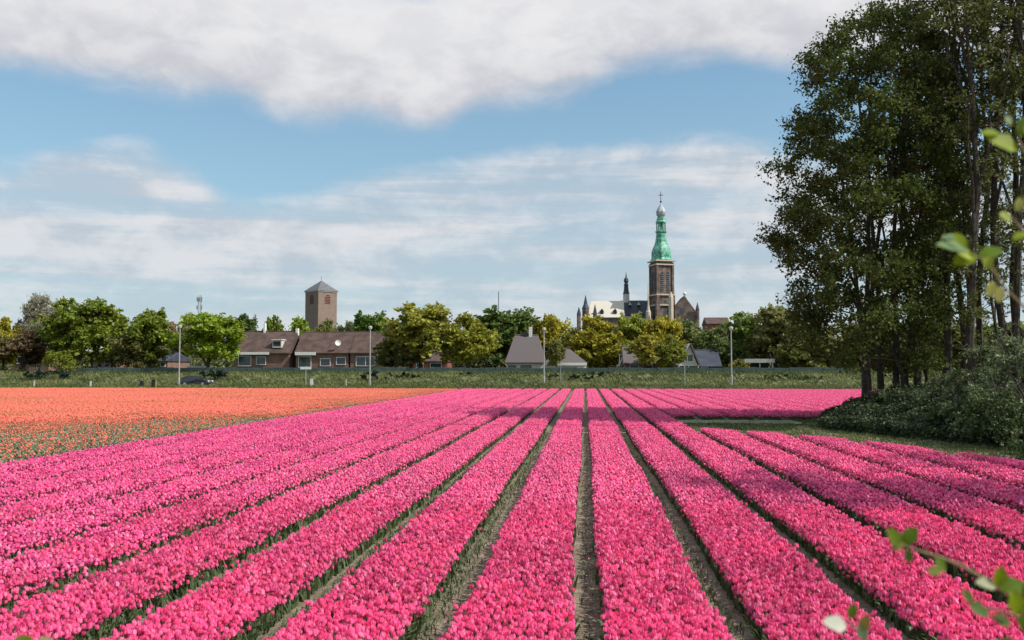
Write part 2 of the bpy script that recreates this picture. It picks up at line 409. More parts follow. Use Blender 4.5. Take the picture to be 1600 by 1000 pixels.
def bloom_far():
    v = [(0, 0, 0), (0, 0, .062)]+ring(4, .033, .032)
    return np.array(v), [(0, 2+(i+1) % 4, 2+i) for i in range(4)]+[(1, 2+i, 2+(i+1) % 4) for i in range(4)], []
def leaf_t():
    w = [.010, .019, .014, .001]; xs = [.004, .035, .075, .125]; zs = [.0, .10, .17, .185]
    v = []
    for a, b, c in zip(w, xs, zs): v += [(b, -a, c), (b, a, c)]
    return np.array(v), [], [(0, 1, 3, 2), (2, 3, 5, 4), (4, 5, 7, 6)]
def stem_t():
    v = ring(3, .0035, 0)+ring(3, .003, 1)
    return np.array(v), [], [(i, (i+1) % 3, 3+(i+1) % 3, 3+i) for i in range(3)]

def plants_mesh(name, pos, hgt, r, lod, petals, bloom_p=1.0, nleaf=2, lsc=1.0, hs=1.0, w=None):
    n = len(pos); rz = r.random(n)*6.28; tilt = r.normal(0, .13, (n, 2)); P3 = np.c_[pos, np.zeros(n)]
    has = r.random(n) < bloom_p
    if w is not None: e_ = np.abs(pos[:, 0]) > w/2-.09; tilt[e_, 0] = -np.sign(pos[e_, 0])*np.abs(tilt[e_, 0])*.5
    bt = (bloom_hi, bloom_mid, bloom_far)[lod]()
    top = P3+np.c_[tilt*hgt[:, None]*.6, hgt]
    s = (.85+.35*r.random(n))*hs
    pale = r.random(n) < .18
    Vs = []; F3 = []; F4 = []; I3 = []; I4 = []; off = 0
    def put(t, pos, rz, sc, ti, mi):
        nonlocal off
        if len(pos) == 0: return
        fs = []
        if len(t[1]): fs.append(t[1])
        if len(t[2]): fs.append(t[2])
        V, f = scatter(t[0], fs, pos, rz, sc, ti)
        for q in f:
            (F3 if q.shape[1] == 3 else F4).append(q+off); (I3 if q.shape[1] == 3 else I4).append(np.full(len(q), mi))
        Vs.append(V); off += len(V)
    bs = np.c_[s, s, s*(.9+.3*r.random(n))]
    big = tilt*2.2
    for sel, mi in ((has & ~pale, 0), (has & pale, 1)):
        put(bt, top[sel], rz[sel], bs[sel], big[sel], mi)
    if lod < 2:
        put(stem_t(), P3[has], rz[has], np.c_[np.ones(has.sum()), np.ones(has.sum()), hgt[has]+.004], tilt[has]*.6, 2)
    for k in range(nleaf):
        a = r.random(n)*6.28; l = (.8+.4*r.random(n))*lsc
        if w is not None:
            ed = np.abs(pos[:, 0]) > w/2-.10
            a = np.where(ed, np.where(pos[:, 0] > 0, math.pi, 0)+r.normal(0, .9, n), a)
        put(leaf_t(), P3, a, np.c_[l, l*1.1, l*.95], tilt, 2)
    fs = []; mi = []
    if F3: fs.append(np.concatenate(F3)); mi.append(np.concatenate(I3))
    if F4: fs.append(np.concatenate(F4)); mi.append(np.concatenate(I4))
    return mesh_np(name, np.concatenate(Vs), fs, [petals, M['pink_l'] if petals is not M['orange'] else petals, M['oleaf'] if petals is M['orange'] else M['tleaf']], mi=np.concatenate(mi))

BW = 1.13   # width of the flowering bed
def bed_points(r, w, l, sp):
    nx = int(w/sp); ny = int(l/(sp*.92)); X, Y = np.meshgrid((np.arange(nx)+.5)/nx*w-w/2, (np.arange(ny)+.5)/ny*l)
    X = X+((np.arange(ny) % 2)*sp*.5)[:, None]-sp*.25
    p = np.stack([X, Y], -1).reshape(-1, 2)+r.normal(0, sp*.26, (nx*ny, 2))
    p[:, 0] = np.clip(p[:, 0], -w/2-.015, w/2+.015)
    return p
def heights(p, r, w=BW):
    e = np.clip((w/2-np.abs(p[:, 0]))/.12, 0, 1)
    return .245+.036*r.standard_normal(len(p))-.10*(1-e)*r.random(len(p))

tiles = bpy.data.collections.new('tulip_tiles')
tile_objs = []
def add_tile(name, me):
    o = bpy.data.objects.new(name, me); tiles.objects.link(o); tile_objs.append(o); return len(tile_objs)-1
T = {}
def tile_rng(): return np.random.default_rng(100+len(tile_objs))
TL = 1.0
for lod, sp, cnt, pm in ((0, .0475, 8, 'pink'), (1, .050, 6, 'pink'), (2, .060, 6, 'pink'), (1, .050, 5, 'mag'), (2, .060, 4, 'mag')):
    ids = []
    for i in range(cnt):
        r = tile_rng(); p = bed_points(r, BW, TL, sp)
        gap = r.random((3, 2))*[BW, TL]-[BW/2, 0]
        keep = np.ones(len(p), bool)
        for q in gap[:r.integers(0, 3)]: keep &= (np.linalg.norm((p-q)*[1, .8], axis=1) > .035+.04*r.random()) | (r.random(len(p)) < .3)
        p = p[keep]
        ids.append(add_tile('tile_%02d' % len(tile_objs), plants_mesh('pink_tulip_tile', p, heights(p, r), r, lod, M[pm], nleaf=(2, 1, 1)[lod], hs=(.80, .88, 1.05)[lod], w=BW)))
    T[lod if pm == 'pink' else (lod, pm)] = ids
# orange field: full, thinning and picked-over tiles of 1.5 m
for key, lod, sp, bp, hs in (('o_full', 2, .085, .85, 1.25), ('o_mid', 2, .09, .42, 1.2), ('o_thin', 2, .09, .11, 1.1), ('o_fulln', 1, .075, .85, 1.15), ('o_midn', 1, .07, .34, .95), ('o_thinn', 1, .07, .07, .95)):
    ids = []
    for i in range(4):
        r = tile_rng(); p = bed_points(r, 1.5, 1.5, sp)
        h = .25+.035*r.standard_normal(len(p))
        ids.append(add_tile('tile_%02d' % len(tile_objs), plants_mesh('orange_tulip_tile', p, h, r, lod, M['orange'], bloom_p=bp, nleaf=2 if 'full' not in key else 1, lsc=1.15, hs=hs)))
    T[key] = ids
# single plants, for ragged bed ends and the nearest strip
one_pts = {}
T['one'] = []

for i in range(36):
    r = tile_rng(); p = np.zeros((1, 2)); T['one'].append(add_tile('tile_%02d' % len(tile_objs), plants_mesh('pink_tulip', p, np.array([.245+.036*(-1.6+3.2*((i*7) % 18)/17)]), r, 0 if i < 18 else 1, M['pink'], hs=.80, lsc=.9)))

def gn_instances(name, pts, ids, rots, wid):
    me = bpy.data.meshes.new(name); me.vertices.add(len(pts)); me.vertices.foreach_set('co', np.asarray(pts, np.float32).ravel())
    a = me.attributes.new('tile', 'INT', 'POINT'); a.data.foreach_set('value', np.asarray(ids, np.int32))
    a = me.attributes.new('turn', 'FLOAT', 'POINT'); a.data.foreach_set('value', np.asarray(rots, np.float32))
    a = me.attributes.new('wide', 'FLOAT', 'POINT'); a.data.foreach_set('value', np.asarray(wid if wid is not None else np.ones(len(pts)), np.float32))
    o = link(name, me); me.update()
    t = bpy.data.node_groups.new(name+'_nodes', 'GeometryNodeTree')
    t.interface.new_socket('Geometry', in_out='INPUT', socket_type='NodeSocketGeometry'); t.interface.new_socket('Geometry', in_out='OUTPUT', socket_type='NodeSocketGeometry')
    N = t.nodes; L = t.links
    gi = N.new('NodeGroupInput'); go = N.new('NodeGroupOutput'); ci = N.new('GeometryNodeCollectionInfo')
    ci.inputs['Collection'].default_value = tiles; ci.inputs['Separate Children'].default_value = True; ci.inputs['Reset Children'].default_value = True
    ip = N.new('GeometryNodeInstanceOnPoints'); ip.inputs['Pick Instance'].default_value = True
    ai = N.new('GeometryNodeInputNamedAttribute'); ai.data_type = 'INT'; ai.inputs[0].default_value = 'tile'
    at = N.new('GeometryNodeInputNamedAttribute'); at.data_type = 'FLOAT'; at.inputs[0].default_value = 'turn'
    cb = N.new('ShaderNodeCombineXYZ'); L.new(at.outputs[0], cb.inputs[2])
    aw = N.new('GeometryNodeInputNamedAttribute'); aw.data_type = 'FLOAT'; aw.inputs[0].default_value = 'wide'
    cs = N.new('ShaderNodeCombineXYZ'); cs.inputs[1].default_value = 1; cs.inputs[2].default_value = 1; L.new(aw.outputs[0], cs.inputs[0]); L.new(cs.outputs[0], ip.inputs['Scale'])
    L.new(gi.outputs[0], ip.inputs['Points']); L.new(ci.outputs[0], ip.inputs['Instance']); L.new(ai.outputs[0], ip.inputs['Instance Index'])
    L.new(cb.outputs[0], ip.inputs['Rotation']); L.new(ip.outputs[0], go.inputs[0])
    md = o.modifiers.new('planting', 'NODES'); md.node_group = t
    return o

def far_right(y): return 34.0
GAP = {0: .315, -1: .44, -2: .42, -3: .42, -4: .41, 1: .37, 2: .37, 3: .37}
def bed_span(k, y):        # left and right edge of bed k, with a slow wander of the paths
    def ed(q, sgn): return q*1.5+sgn*GAP.get(q, .39)/2+.022*math.sin(y*.31+q*2.1)+.012*math.sin(y*.9+q)
    return ed(k, 1), ed(k+1, -1)
# which (x,y) carry pink tulips
def in_pink(x, y):
    ok = (y > 4.2) & (y < 110)
    near = (y < 38.0) & (x < right_edge(y)-.05)
    mid = (y > 38.75) & (x < 4.4) | ((y > 38) & (x < -6.5))
    mid2 = (y > 48.0)
    return ok & (near | ((y >= 38) & (mid | (mid2 & (x < far_right(y))))))
pts = []; ids = []; rots = []; singles = []; wid = []
r = np.random.default_rng(5)
for k in range(-10, 22):
    xc = (k+.5)*1.5
    for j in range(106):
        y0 = 4.2+j*TL
        if k > 9 and y0 < 46: continue
        px_, _ = inpx(xc, y0+.5, .3)
        if px_ < -900 or px_ > 2500: 
            if not (y0 < 12 and abs(xc) < 13): continue
        cx = xc+np.array([-BW/2, BW/2, -BW/2, BW/2, 0]); cy = y0+np.array([0, 0, TL, TL, TL/2])
        ins = in_pink(cx, cy)
        if not ins.any(): continue
        if ins.all() and not (7.1 < y0 < 8.3):
            lod = 0 if y0 < 16 else (1 if y0 < 44 else 2)
            flip = r.random() < .5
            a_, b_ = bed_span(k, y0); wid.append((b_-a_)/BW)
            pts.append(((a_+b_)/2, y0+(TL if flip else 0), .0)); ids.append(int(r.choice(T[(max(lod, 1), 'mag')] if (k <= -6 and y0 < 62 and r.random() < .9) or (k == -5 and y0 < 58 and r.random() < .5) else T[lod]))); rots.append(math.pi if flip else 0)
        else:
            a_, b_ = bed_span(k, y0); p = bed_points(r, BW, TL, .0475)*[(b_-a_)/BW, 1]+[(a_+b_)/2, y0]
            p = p[in_pink(p[:, 0], p[:, 1])]
            if y0 > 40: p = p[::3]
            singles.append(p)
singles = np.concatenate(singles)
# the nearest tulips in view become individuals
pv = np.array([inpx(x, y, .33) for x, y in singles])
vis = (pv[:, 0] > 5) & (pv[:, 0] < 1595) & (pv[:, 1] > 940) & (pv[:, 1] < 994)
order = np.argsort(-pv[:, 1]*1.0+(~vis)*1e6)
ind = order[:300]
rest = np.setdiff1d(np.arange(len(singles)), ind)
for q in singles[rest]:
    pts.append((q[0], q[1], 0)); ids.append(int(r.choice(T['one'][:18] if q[1] < 16 else T['one'][18:]))); rots.append(r.random()*6.28); wid.append(1)
o = gn_instances('pink_tulips', pts, ids, rots, wid)
tag(o, 'long beds of pink tulips filling the foreground and middle of the field', 'tulips', kind='stuff')

# individuals
def simple_mesh(t, name, m):
    fs = []
    if len(t[1]): fs.append(np.array(t[1]))
    if len(t[2]): fs.append(np.array(t[2]))
    return mesh_np(name, t[0], fs, m)
bm_ = [simple_mesh((bloom_hi()[0]*s_, bloom_hi()[1], bloom_hi()[2]), 'bloom', mm) for s_, mm in ((.76, M['pink']), (.88, M['pink']), (.80, M['pink_l']), (.82, M['pink']))]
st = stem_t(); stv = st[0].copy(); stv[:, 2] *= .255; sm_ = simple_mesh((stv, st[1], st[2]), 'stem', M['tleaf'])
lt = leaf_t(); lm_ = simple_mesh((lt[0]*1.3, lt[1], lt[2]), 'leaf', M['tleaf'])
for q in singles[ind]:
    e = bpy.data.objects.new('tulip', None); COL.objects.link(e); e.empty_display_size = .05
    e.location = (q[0], q[1], 0); e.rotation_euler = (r.normal(0, .07), r.normal(0, .07), r.random()*6.28); e.scale = (1, 1, float(np.clip(r.normal(.98, .12), .75, 1.25)))
    tag(e, 'pink tulip in the nearest rows along the bottom of the photo', 'tulip', 'pink tulips in the nearest rows')
    b = bpy.data.objects.new('bloom', bm_[r.integers(4)]); b.parent = e; b.location = (0, 0, .25); b.rotation_euler = (r.normal(0, .25), r.normal(0, .25), 0); COL.objects.link(b)
    b = bpy.data.objects.new('stem', sm_); b.parent = e; COL.objects.link(b)
    for k in range(2):
        b = bpy.data.objects.new('leaf', lm_); b.parent = e; b.rotation_euler = (0, 0, k*2.6+r.random()); COL.objects.link(b)

# orange field
pts = []; ids = []; rots = []
for i in range(0, 60):
    for j in range(0, 66):
        xc = -16.3-i*1.5; y0 = 12+j*1.5
        if y0 > 109.3: continue
        px_, _ = inpx(xc, y0+.7, .3)
        if px_ < -600: continue
        f = min(1.55, (y0-25)/15)-1.15*math.exp(-(-15.6-xc)/4.2)+r.normal(0, .15)+.12*math.sin(xc*.5+y0*.21)
        if y0 < 42: key = 'o_thinn' if f < .62 else ('o_midn' if f < 1.05 else 'o_fulln')
        else: key = 'o_thin' if f < .55 else ('o_mid' if f < 1.1 else 'o_full')
        pts.append((xc, y0, 0)); ids.append(int(r.choice(T[key]))); rots.append(0)
        if r.random() < .5: pts[-1] = (xc, y0+1.5, 0); rots[-1] = math.pi
o = gn_instances('orange_tulips', pts, ids, rots, None)
tag(o, 'orange tulips in the field on the left, thinning to leaves beside the pink beds', 'tulips', kind='stuff')

# weeds on the soil paths (denser on the left-hand ones)
r = np.random.default_rng(9)
wp = []
for k in range(-9, 9):
    dens = {-4: 90, -3: 130, -2: 150, -1: 80, 0: 5, 1: 40, 2: 45, 3: 50}.get(k, 45)
    n = int(dens*32); y = 5+33*r.random(n)**1.4; x = k*1.5+r.normal(-.03 if k != -1 else -.12, .06, n)
    ok = x < right_edge(y)-.2; wp.append(np.c_[x, y, np.zeros(n)][ok])
wp = np.concatenate(wp)
Vs, fs = scatter(leaf_t()[0], [leaf_t()[2]], wp, r.random(len(wp))*6.28, (.22+.33*r.random(len(wp))))
tag(link('path_weeds', mesh_np('path_weeds', Vs, fs, M['tleaf'])), 'small green weeds and leaves on the bare paths between the beds', 'weeds', kind='stuff')
n = 5200; k = r.integers(-3, 4, n); y = 5+22*r.random(n)**1.3; cp = np.c_[k*1.5+r.normal(0, .07, n), y, np.full(n, .012)]
ct = np.array([(1, 0, 0), (-.3, .9, 0), (-.7, -.7, 0), (.1, 0, .8)], float)
Vs, fs = scatter(ct, [[(0, 1, 3), (1, 2, 3), (2, 0, 3)]], cp, r.random(n)*6.28, .006+.016*r.random(n))
tag(link('soil_clods', mesh_np('soil_clods', Vs, fs, M['soil'])), 'loose clods of dry soil lying on the paths between the beds', 'soil', kind='stuff')

n = 1500; k = r.integers(-4, 5, n); y = 5+22*r.random(n)**1.2; V, Fq = leaves(np.c_[k*1.5+r.normal(0, .1, n), y, np.full(n, .035)], .022, 1.5, r)
tag(link('fallen_petals', mesh_np('fallen_petals', V, [Fq], M['pink_l'])), 'fallen pink petals lying on the soil of the paths', 'petals', kind='stuff')

# ------------------------------------------------------------------ grass
def blades(name, pos, h, w, label, m=None, seed=3, n3=3):
    r = np.random.default_rng(seed); n = len(pos)
    t = []; f = []
    for q in range(n3):
        a = q*2.1; c, s_ = math.cos(a), math.sin(a); k = len(t)
        t += [(-w*c, -w*s_, 0), (w*c, w*s_, 0), (w*2.4*s_+w*.5, -w*2.4*c, h*.6*(1-.1*q)), (w*6*s_, -w*6*c, h)]
        f += [(k, k+1, k+2), (k, k+2, k+3)]
    sc = .5+.8*r.random(n)
    Vs, fs = scatter(np.array(t, float), [f], pos, r.random(n)*6.28, sc)
    return tag(link(name, mesh_np(name, Vs, fs, m or M['blade'])), label, 'grass', kind='stuff')
r = np.random.default_rng(21)
n = 52000; Y = 109.8+28*r.random(n)**1.1; X = -100+175*r.random(n)
ok = (Y < 118.3) | (Y > 123.8); X, Y = X[ok], Y[ok]
blades('dike_grass', np.c_[X, Y, dike_h(X, Y)-.02], .38, .055, 'rough grass on the verge and slope of the dike behind the fields', seed=4)
n = 42000; Y = 12+41.5*r.random(n); X = 4+22*r.random(n)
ok = ~((Y > 44.5) & (Y < 47.7) & (X < 10.7) & (rng.random(n) < .85)) & ((X > right_edge(np.minimum(Y, 38.0))+.15) | (Y > 39.3)) & ~((Y > 39) & (X < 4.6)) & (Y < 47.9) & (X < bank_front(Y)+.3)
X, Y = X[ok], Y[ok]
blades('bank_grass', np.c_[X, Y, strip_h(X, Y)-.01], .13, .012, 'short grass on the strip between the pink beds and the wooded bank', seed=5)
n = 6000; Y = -1+4.6*r.random(n); X = -9+18*r.random(n)
blades('near_grass', np.c_[X, Y, .25*np.clip((3.6-Y)/6, 0, 1)], .10, .005, 'grass on the verge in front of the first tulips', seed=6)

# ------------------------------------------------------------------ trees
def curve_pts(a, b, r, bend=.12, n=5, lift=.0):
    a = np.asarray(a, float); b = np.asarray(b, float); t = np.linspace(0, 1, n)[:, None]
    L_ = np.linalg.norm(b-a); off = r.normal(0, bend*L_*.5, 3); off[2] = abs(off[2])*.4+lift*L_
    p = a+(b-a)*t+off*(4*t*(1-t))*.6
    p[1:-1] += r.normal(0, .018*L_, (n-2, 3)); return p
def make_tree(r, stems, clusters, crad, lper, lsize, up=.3, twigs=0, flat=.75, sides=6, tk=.035):
    """stems: list of (pts, radii). returns trunk MB, leaf (V,F)"""
    tb = MB(); allp = []; allr = []
    for p, q in stems:
        tb.tube(p, q, sides); 
        for i in range(len(p)-1):
            for t in (0, .25, .5, .75): allp.append(p[i]+(p[i+1]-p[i])*t); allr.append(q[i]+(q[i+1]-q[i])*t)
    allp = np.array(allp); allr = np.array(allr)
    order = np.argsort(np.min(np.linalg.norm(clusters[:, None]-allp[None], axis=2), axis=1))
    for i in order:
        c = clusters[i]
        d = np.linalg.norm(allp-c, axis=1)+1.3*np.maximum(0, allp[:, 2]-c[2]+.3)+.25*np.maximum(0, c[2]-allp[:, 2]-3)
        j = int(np.argmin(d)); L_ = np.linalg.norm(c-allp[j])
        if L_ < .1: continue
        n = 3 if L_ < 1.2 else 5
        p = curve_pts(allp[j], c, r, .16, n, .04); r0 = min(allr[j]*.7, tk*(.35+.28*L_)); r1 = max(r0*.3, tk*.18)
        tb.tube(p, np.linspace(r0, r1, n), 4 if r0 > .03 else 3, cap=False)
        m_ = max(2, int(L_/.6)); tt = np.linspace(.25, 1, m_)
        add = np.array([[np.interp(t, np.linspace(0, 1, n), p[:, k]) for k in range(3)] for t in tt])
        allp = np.concatenate([allp, add]); allr = np.concatenate([allr, r0+(r1-r0)*tt])
    C = []
    for c, cr in zip(clusters, crad):
        k = int(lper*(.6+.8*r.random())*(cr/np.mean(crad))**1.6)
        # sub-twigs give the clump ragged fingers
        nt = max(3, k//14); tip = r.normal(size=(nt, 3)); tip /= np.linalg.norm(tip, axis=1)[:, None]; tip *= (cr*(.6+.6*r.random(nt)))[:, None]; tip[:, 2] *= flat
        w = r.integers(0, nt, k); t = r.random(k)**.6
        C.append(c+tip[w]*t[:, None]+r.normal(0, cr*.11, (k, 3)))
        for q in range(min(twigs, nt)):
            tb.tube([c, c+tip[q]*.55+[0, 0, .03], c+tip[q]], [tk*.2, tk*.15, tk*.08], 3, cap=False)
    C = np.concatenate(C)
    return tb, leaves(C, lsize, up, r)

# --- far trees: six crowns, then copies
def far_tree_meshes(seed, H, Wd, base=.18, nl=34, lper=150, ls=.30, lum=1.25, bare=False, taper=.0):
    r = np.random.default_rng(seed)
    n = nl; u = r.normal(size=(n, 3)); u /= np.linalg.norm(u, axis=1)[:, None]; rad = r.random(n)**.45
    c = u*rad[:, None]*.82; zc = base+(1-base)/2
    z = zc+c[:, 2]*(1-base)/2
    shrink = 1-taper*np.clip((z-zc)/.4, -1, 1)
    cl = np.c_[c[:, 0]*Wd/2*shrink, c[:, 1]*Wd/2*shrink, z*H]
    cr = lum*(.7+.6*r.random(n))
    ht = H*.78
    stems = [(curve_pts((0, 0, -.2), (r.normal(0, .3), r.normal(0, .3), ht), r, .03, 6), np.linspace(.22, .05, 6)*H/10)]
    for q in range(4):
        a = q*1.57+r.random(); stems.append((curve_pts(stems[0][0][1+q % 2], (math.cos(a)*Wd*.28, math.sin(a)*Wd*.28, H*(.55+.25*r.random())), r, .1, 5), np.linspace(.12, .03, 5)*H/10))
    tb, (V, Fq) = make_tree(r, stems, cl, cr, lper if not bare else 230, ls, .35, twigs=0 if not bare else 16, tk=.07 if not bare else .19)
    return tb, V, Fq
FT = []
specs = [(51, 11, 9, .12, 56, 150), (52, 11, 8, .15, 48, 140), (53, 12, 8.5, .08, 58, 140), (54, 11, 10, .16, 60, 130), (55, 12, 7.5, .06, 50, 140), (56, 11, 9, .03, 60, 150)]
for sd_, H, Wd, ba, nl, lp in specs:
    tb, V, Fq = far_tree_meshes(sd_, H, Wd, ba, nl, int(lp*1.7), taper=.12, ls=.36, lum=1.35)
    q = np.percentile(V, [2.5, 97.5], axis=0); FT.append((tb.mesh('trunk', M['bark']), mesh_np('crown', V, [Fq], M['leaf']), V[:, 2].max(), (q[1]-q[0])[:2].mean()))
tb, V, Fq = far_tree_meshes(77, 13, 11, .2, 110, 16, bare=True, ls=.2)
BT = (tb.mesh('trunk', M['barkg']), mesh_np('crown', V, [Fq], M['leaf']), 12.6, 9.5)
def far_tree(px, top, wpx, Y, kind, colr, label, name='broadleaf_tree', group=None, base=0.3, spec=None):
    sp = spec or FT[kind]; gz = float(dike_h(np.array(0.), np.array(min(Y, 149.)))) if Y < 150 else .0
    x = PX(px, Y); zt = PZ(top, Y, px); H = zt-gz; Wm = wpx/F*Y
    e = bpy.data.objects.new(name, None); COL.objects.link(e); e.location = (x, Y, gz); e.empty_display_size = 1
    rr = random.Random(int(px*7+top)); e.rotation_euler = (0, 0, rr.random()*6.28)
    sx = Wm/(sp[3]*1.10); e.scale = (sx, sx, H/sp[2])
    t = bpy.data.objects.new('trunk', sp[0]); t.parent = e; COL.objects.link(t)
    c = bpy.data.objects.new('crown', sp[1]); c.parent = e; COL.objects.link(c); c.color = (*[q*1.75 for q in colr], 1)
    tag(e, label, 'tree', group or 'trees along the dike and between the houses')
    return e
G1 = (.115, .145, .018); G2 = (.14, .165, .02); OC = (.235, .205, .022); DK = (.06, .09, .022); OL = (.12, .125, .035); BR = (.17, .13, .07); BG = (.15, .20, .018); GG = (.13, .14, .06)
trees = [
 (-30, 500, 70, 140, 1, OL, 'olive tree cut off by the left edge of the photo'),
 (6, 494, 46, 146, 4, OC, 'narrow ochre tree standing at the far left of the skyline'),
 (122, 461, 92, 142, 2, G1, 'tall pointed green tree, first leafy one right of the bare grey tree'),
 (180, 477, 70, 145, 0, G2, 'green tree between the tall pointed tree and the roundish tree to its right'),
 (237, 479, 64, 141, 5, G1, 'green tree just left of the lamp post by the parked car'),
 (324, 486, 96, 139, 3, BG, 'bright green spreading tree right behind the dark car'),
 (270, 500, 40, 170, 1, BR, 'small brownish half bare tree peeping over behind the lamp post by the car'),
 (380, 489, 44, 205, 4, DK, 'dark tree top above the left end of the brown terrace roof'),
 (427, 491, 34, 200, 4, G1, 'small pointed green tree top above the middle of the brown terrace roof'),
 (463, 491, 46, 215, 0, BG, 'light green tree left in front of the old brick tower'),
 (503, 496, 46, 210, 1, OL, 'olive tree in front of the right corner of the old brick tower'),
 (545, 500, 44, 235, 3, GG, 'pale low tree between the old tower and the round dark tree'),
 (577, 484, 66, 190, 5, (.075,.125,.02), 'round dark green tree above the right end of the terrace roof'),
 (620, 520, 60, 143, 1, OL, 'grey olive half leafed tree at the right end of the brown terrace'),
 (656, 469, 92, 141, 2, (.19,.19,.03), 'tallest yellow green tree just right of the brown terrace'),
 (733, 486, 78, 142, 0, (.18,.18,.025), 'yellow green tree between the tallest one and the dark green mass'),
 (784, 477, 96, 172, 5, (.095,.13,.03), 'broad dull green tree left of the grey hip roofed house'),
 (822, 505, 40, 180, 1, (.13,.17,.03), 'small green tree behind the chimney of the grey hip roofed house'),
 (856, 489, 60, 176, 3, OC, 'golden tree behind the lamp post in the middle of the photo'),
 (932, 489, 94, 155, 0, (.21,.19,.022), 'ochre tree below the cream church roof'),
 (893, 520, 30, 154, 1, OL, 'low olive tree at the right end of the white fronted house'),
 (988, 487, 66, 156, 5, (.17,.19,.03), 'green tree below the small church turret'),
 (1037, 491, 62, 155, 3, OC, 'golden green tree below the tall church tower'),
 (1008, 522, 46, 139, 1, (.2,.18,.03), 'low golden tree in front of the purple grey roof'),
 (1050, 520, 40, 139.5, 0, (.16,.17,.03), 'low green tree left of the steep gabled pale house'),
 (868, 530, 26, 139, 4, (.13,.13,.035), 'small thin tree beside the white fronted house'),
 (1085, 497, 60, 165, 1, (.12,.14,.045), 'dull olive tree right of the church gable'),
 (1120, 508, 62, 160, 0, (.11,.135,.045), 'grey green tree above the steep gabled house'),
 (1160, 486, 62, 163, 4, (.12,.16,.035), 'green tree behind the right hand lamp post'),
 (1188, 500, 50, 175, 5, BR, 'brown budding tree between the green lamp post tree and the wood'),
 (1216, 473, 84, 158, 2, (.14,.14,.045), 'tall brownish green tree just left of the dark wood'),
 (1262, 500, 80, 150, 0, OL, 'olive tree half hidden behind the left edge of the wood'),
 (1330, 505, 90, 152, 3, OL, 'tree beyond the stems of the near wood'),
 (1400, 500, 90, 150, 1, (.11,.14,.04), 'tree seen through the trunks in the middle of the near wood'),
 (1480, 498, 100, 152, 5, OL, 'tree seen low through the right part of the near wood'),
 (1570, 500, 100, 150, 2, (.11,.14,.04), 'tree seen through the trunks by the right edge of the photo'),
]
for px, top, w, Y, k, c, lab in trees: far_tree(px, top, w, Y, k, c, lab)
far_tree(62, 459, 96, 150, 0, (.2, .19, .13), 'tall bare grey tree at the left of the skyline', 'bare_tree', spec=BT)
far_tree(292, 490, 50, 190, 0, (.2, .19, .13), 'bare grey tree top between the lamp post and the bright green tree', 'bare_tree', spec=BT)
far_tree(36, 512, 70, 141, 1, (.12,.085,.045), 'low brown leafed tree beneath the bare grey tree')
far_tree(640, 530, 50, 140, 4, (.10,.10,.035), 'low dull tree under the left side of the tallest yellow green tree')
far_tree(203, 520, 60, 140, 3, (.10,.10,.03), 'low brownish tree under the green trees left of the lamp post')

# woodland and gardens further off, one dull mass behind the houses
r = np.random.default_rng(17); C_ = []
for Yb, lo, hi, n in ((250, 520, 560, 420), (172, 546, 572, 420)):
    px = r.uniform(-60, 1700, n); top = lo+(hi-lo)*(.35+.35*np.sin(px*.021+Yb)*np.sin(px*.0087)+.3*r.random(n))
    for a, b in zip(px, top):
        y = Yb+r.uniform(-6, 6); x = PX(a, y); zt = PZ(b, y, a); m_ = 130
        q = r.random((m_, 3)); C_.append(np.c_[x+(q[:, 0]-.5)*5.5, y+(q[:, 1]-.5)*4, zt*(1-q[:, 2]**1.6*.95)-1.6*(2*q[:, 0]-1)**2])
V, Fq = leaves(np.concatenate(C_), .5, .3, r)
o = tag(link('distant_woodland', mesh_np('distant_woodland', V, [Fq], M['hedge'])), 'low dull green mass of distant trees and gardens behind the houses', 'woodland', kind='stuff'); o.color = (.16, .18, .07, 1)

# low bushes and hedges on the dike
def bush(px, top, bot, wpx, Y, colr, label, name='bush', seed=1, ls=.22, m=None):
    r = np.random.default_rng(seed+int(px)); x = PX(px, Y); zt = PZ(top, Y, px); gz = float(dike_h(np.array(x), np.array(Y))) if Y < 150 else 0
    H = zt-gz; Wm = wpx/F*Y; n = max(6, int(Wm*H*2))
    cl = np.c_[(r.random(n)-.5)*Wm*.85, (r.random(n)-.5)*min(Wm, 2.6)*.8, .15*H+.7*H*r.random(n)]
    cl[:, 2] = np.minimum(cl[:, 2], H*(1-.8*(cl[:, 0]/(Wm/2))**2)*.85+.1)
    e = bpy.data.objects.new(name, None); COL.objects.link(e); e.location = (x, Y, gz)
    st = [(curve_pts((q*.15, 0, -.1), (q*Wm*.12, 0, H*.5), r, .1, 4), np.linspace(.06, .02, 4)) for q in (-1, 0, 1)]
    tb, (V, Fq) = make_tree(r, st, cl, .5*H/2*(.8+.4*r.random(n)), 60, ls, .3, tk=.03)
    a = bpy.data.objects.new('stem', tb.mesh('stem', M['bark'])); a.parent = e; COL.objects.link(a)
    a = bpy.data.objects.new('foliage', mesh_np('foliage', V, [Fq], m or M['hedge'])); a.parent = e; a.color = (*colr, 1); COL.objects.link(a)
    tag(e, label, 'bush', 'bushes on the dike')
bush(92, 543, 590, 52, 134, (.19,.22,.02), 'yellow green pointed bush on the dike below the tall green tree', ls=.2)
bush(75, 575, 597, 84, 130, (.025,.05,.03), 'dark evergreen bush low on the dike at the left')
bush(332, 575, 597, 54, 129.5, (.02,.035,.025), 'very dark bush just behind the dark car')
bush(585, 578, 599, 46, 129, (.02,.04,.025), 'dark bush beside the second lamp post')
bush(628, 579, 593, 60, 131, (.03,.055,.03), 'long low dark bush right of the second lamp post')
bush(890, 583, 598, 84, 129, (.035,.06,.03), 'dark spreading bush below the white fronted house')
bush(950, 579, 592, 56, 132, (.045,.07,.035), 'low green bush right of the white fronted house')
bush(1155, 558, 580, 34, 141, (.22,.20,.02), 'yellow green bush beside the right hand lamp post')
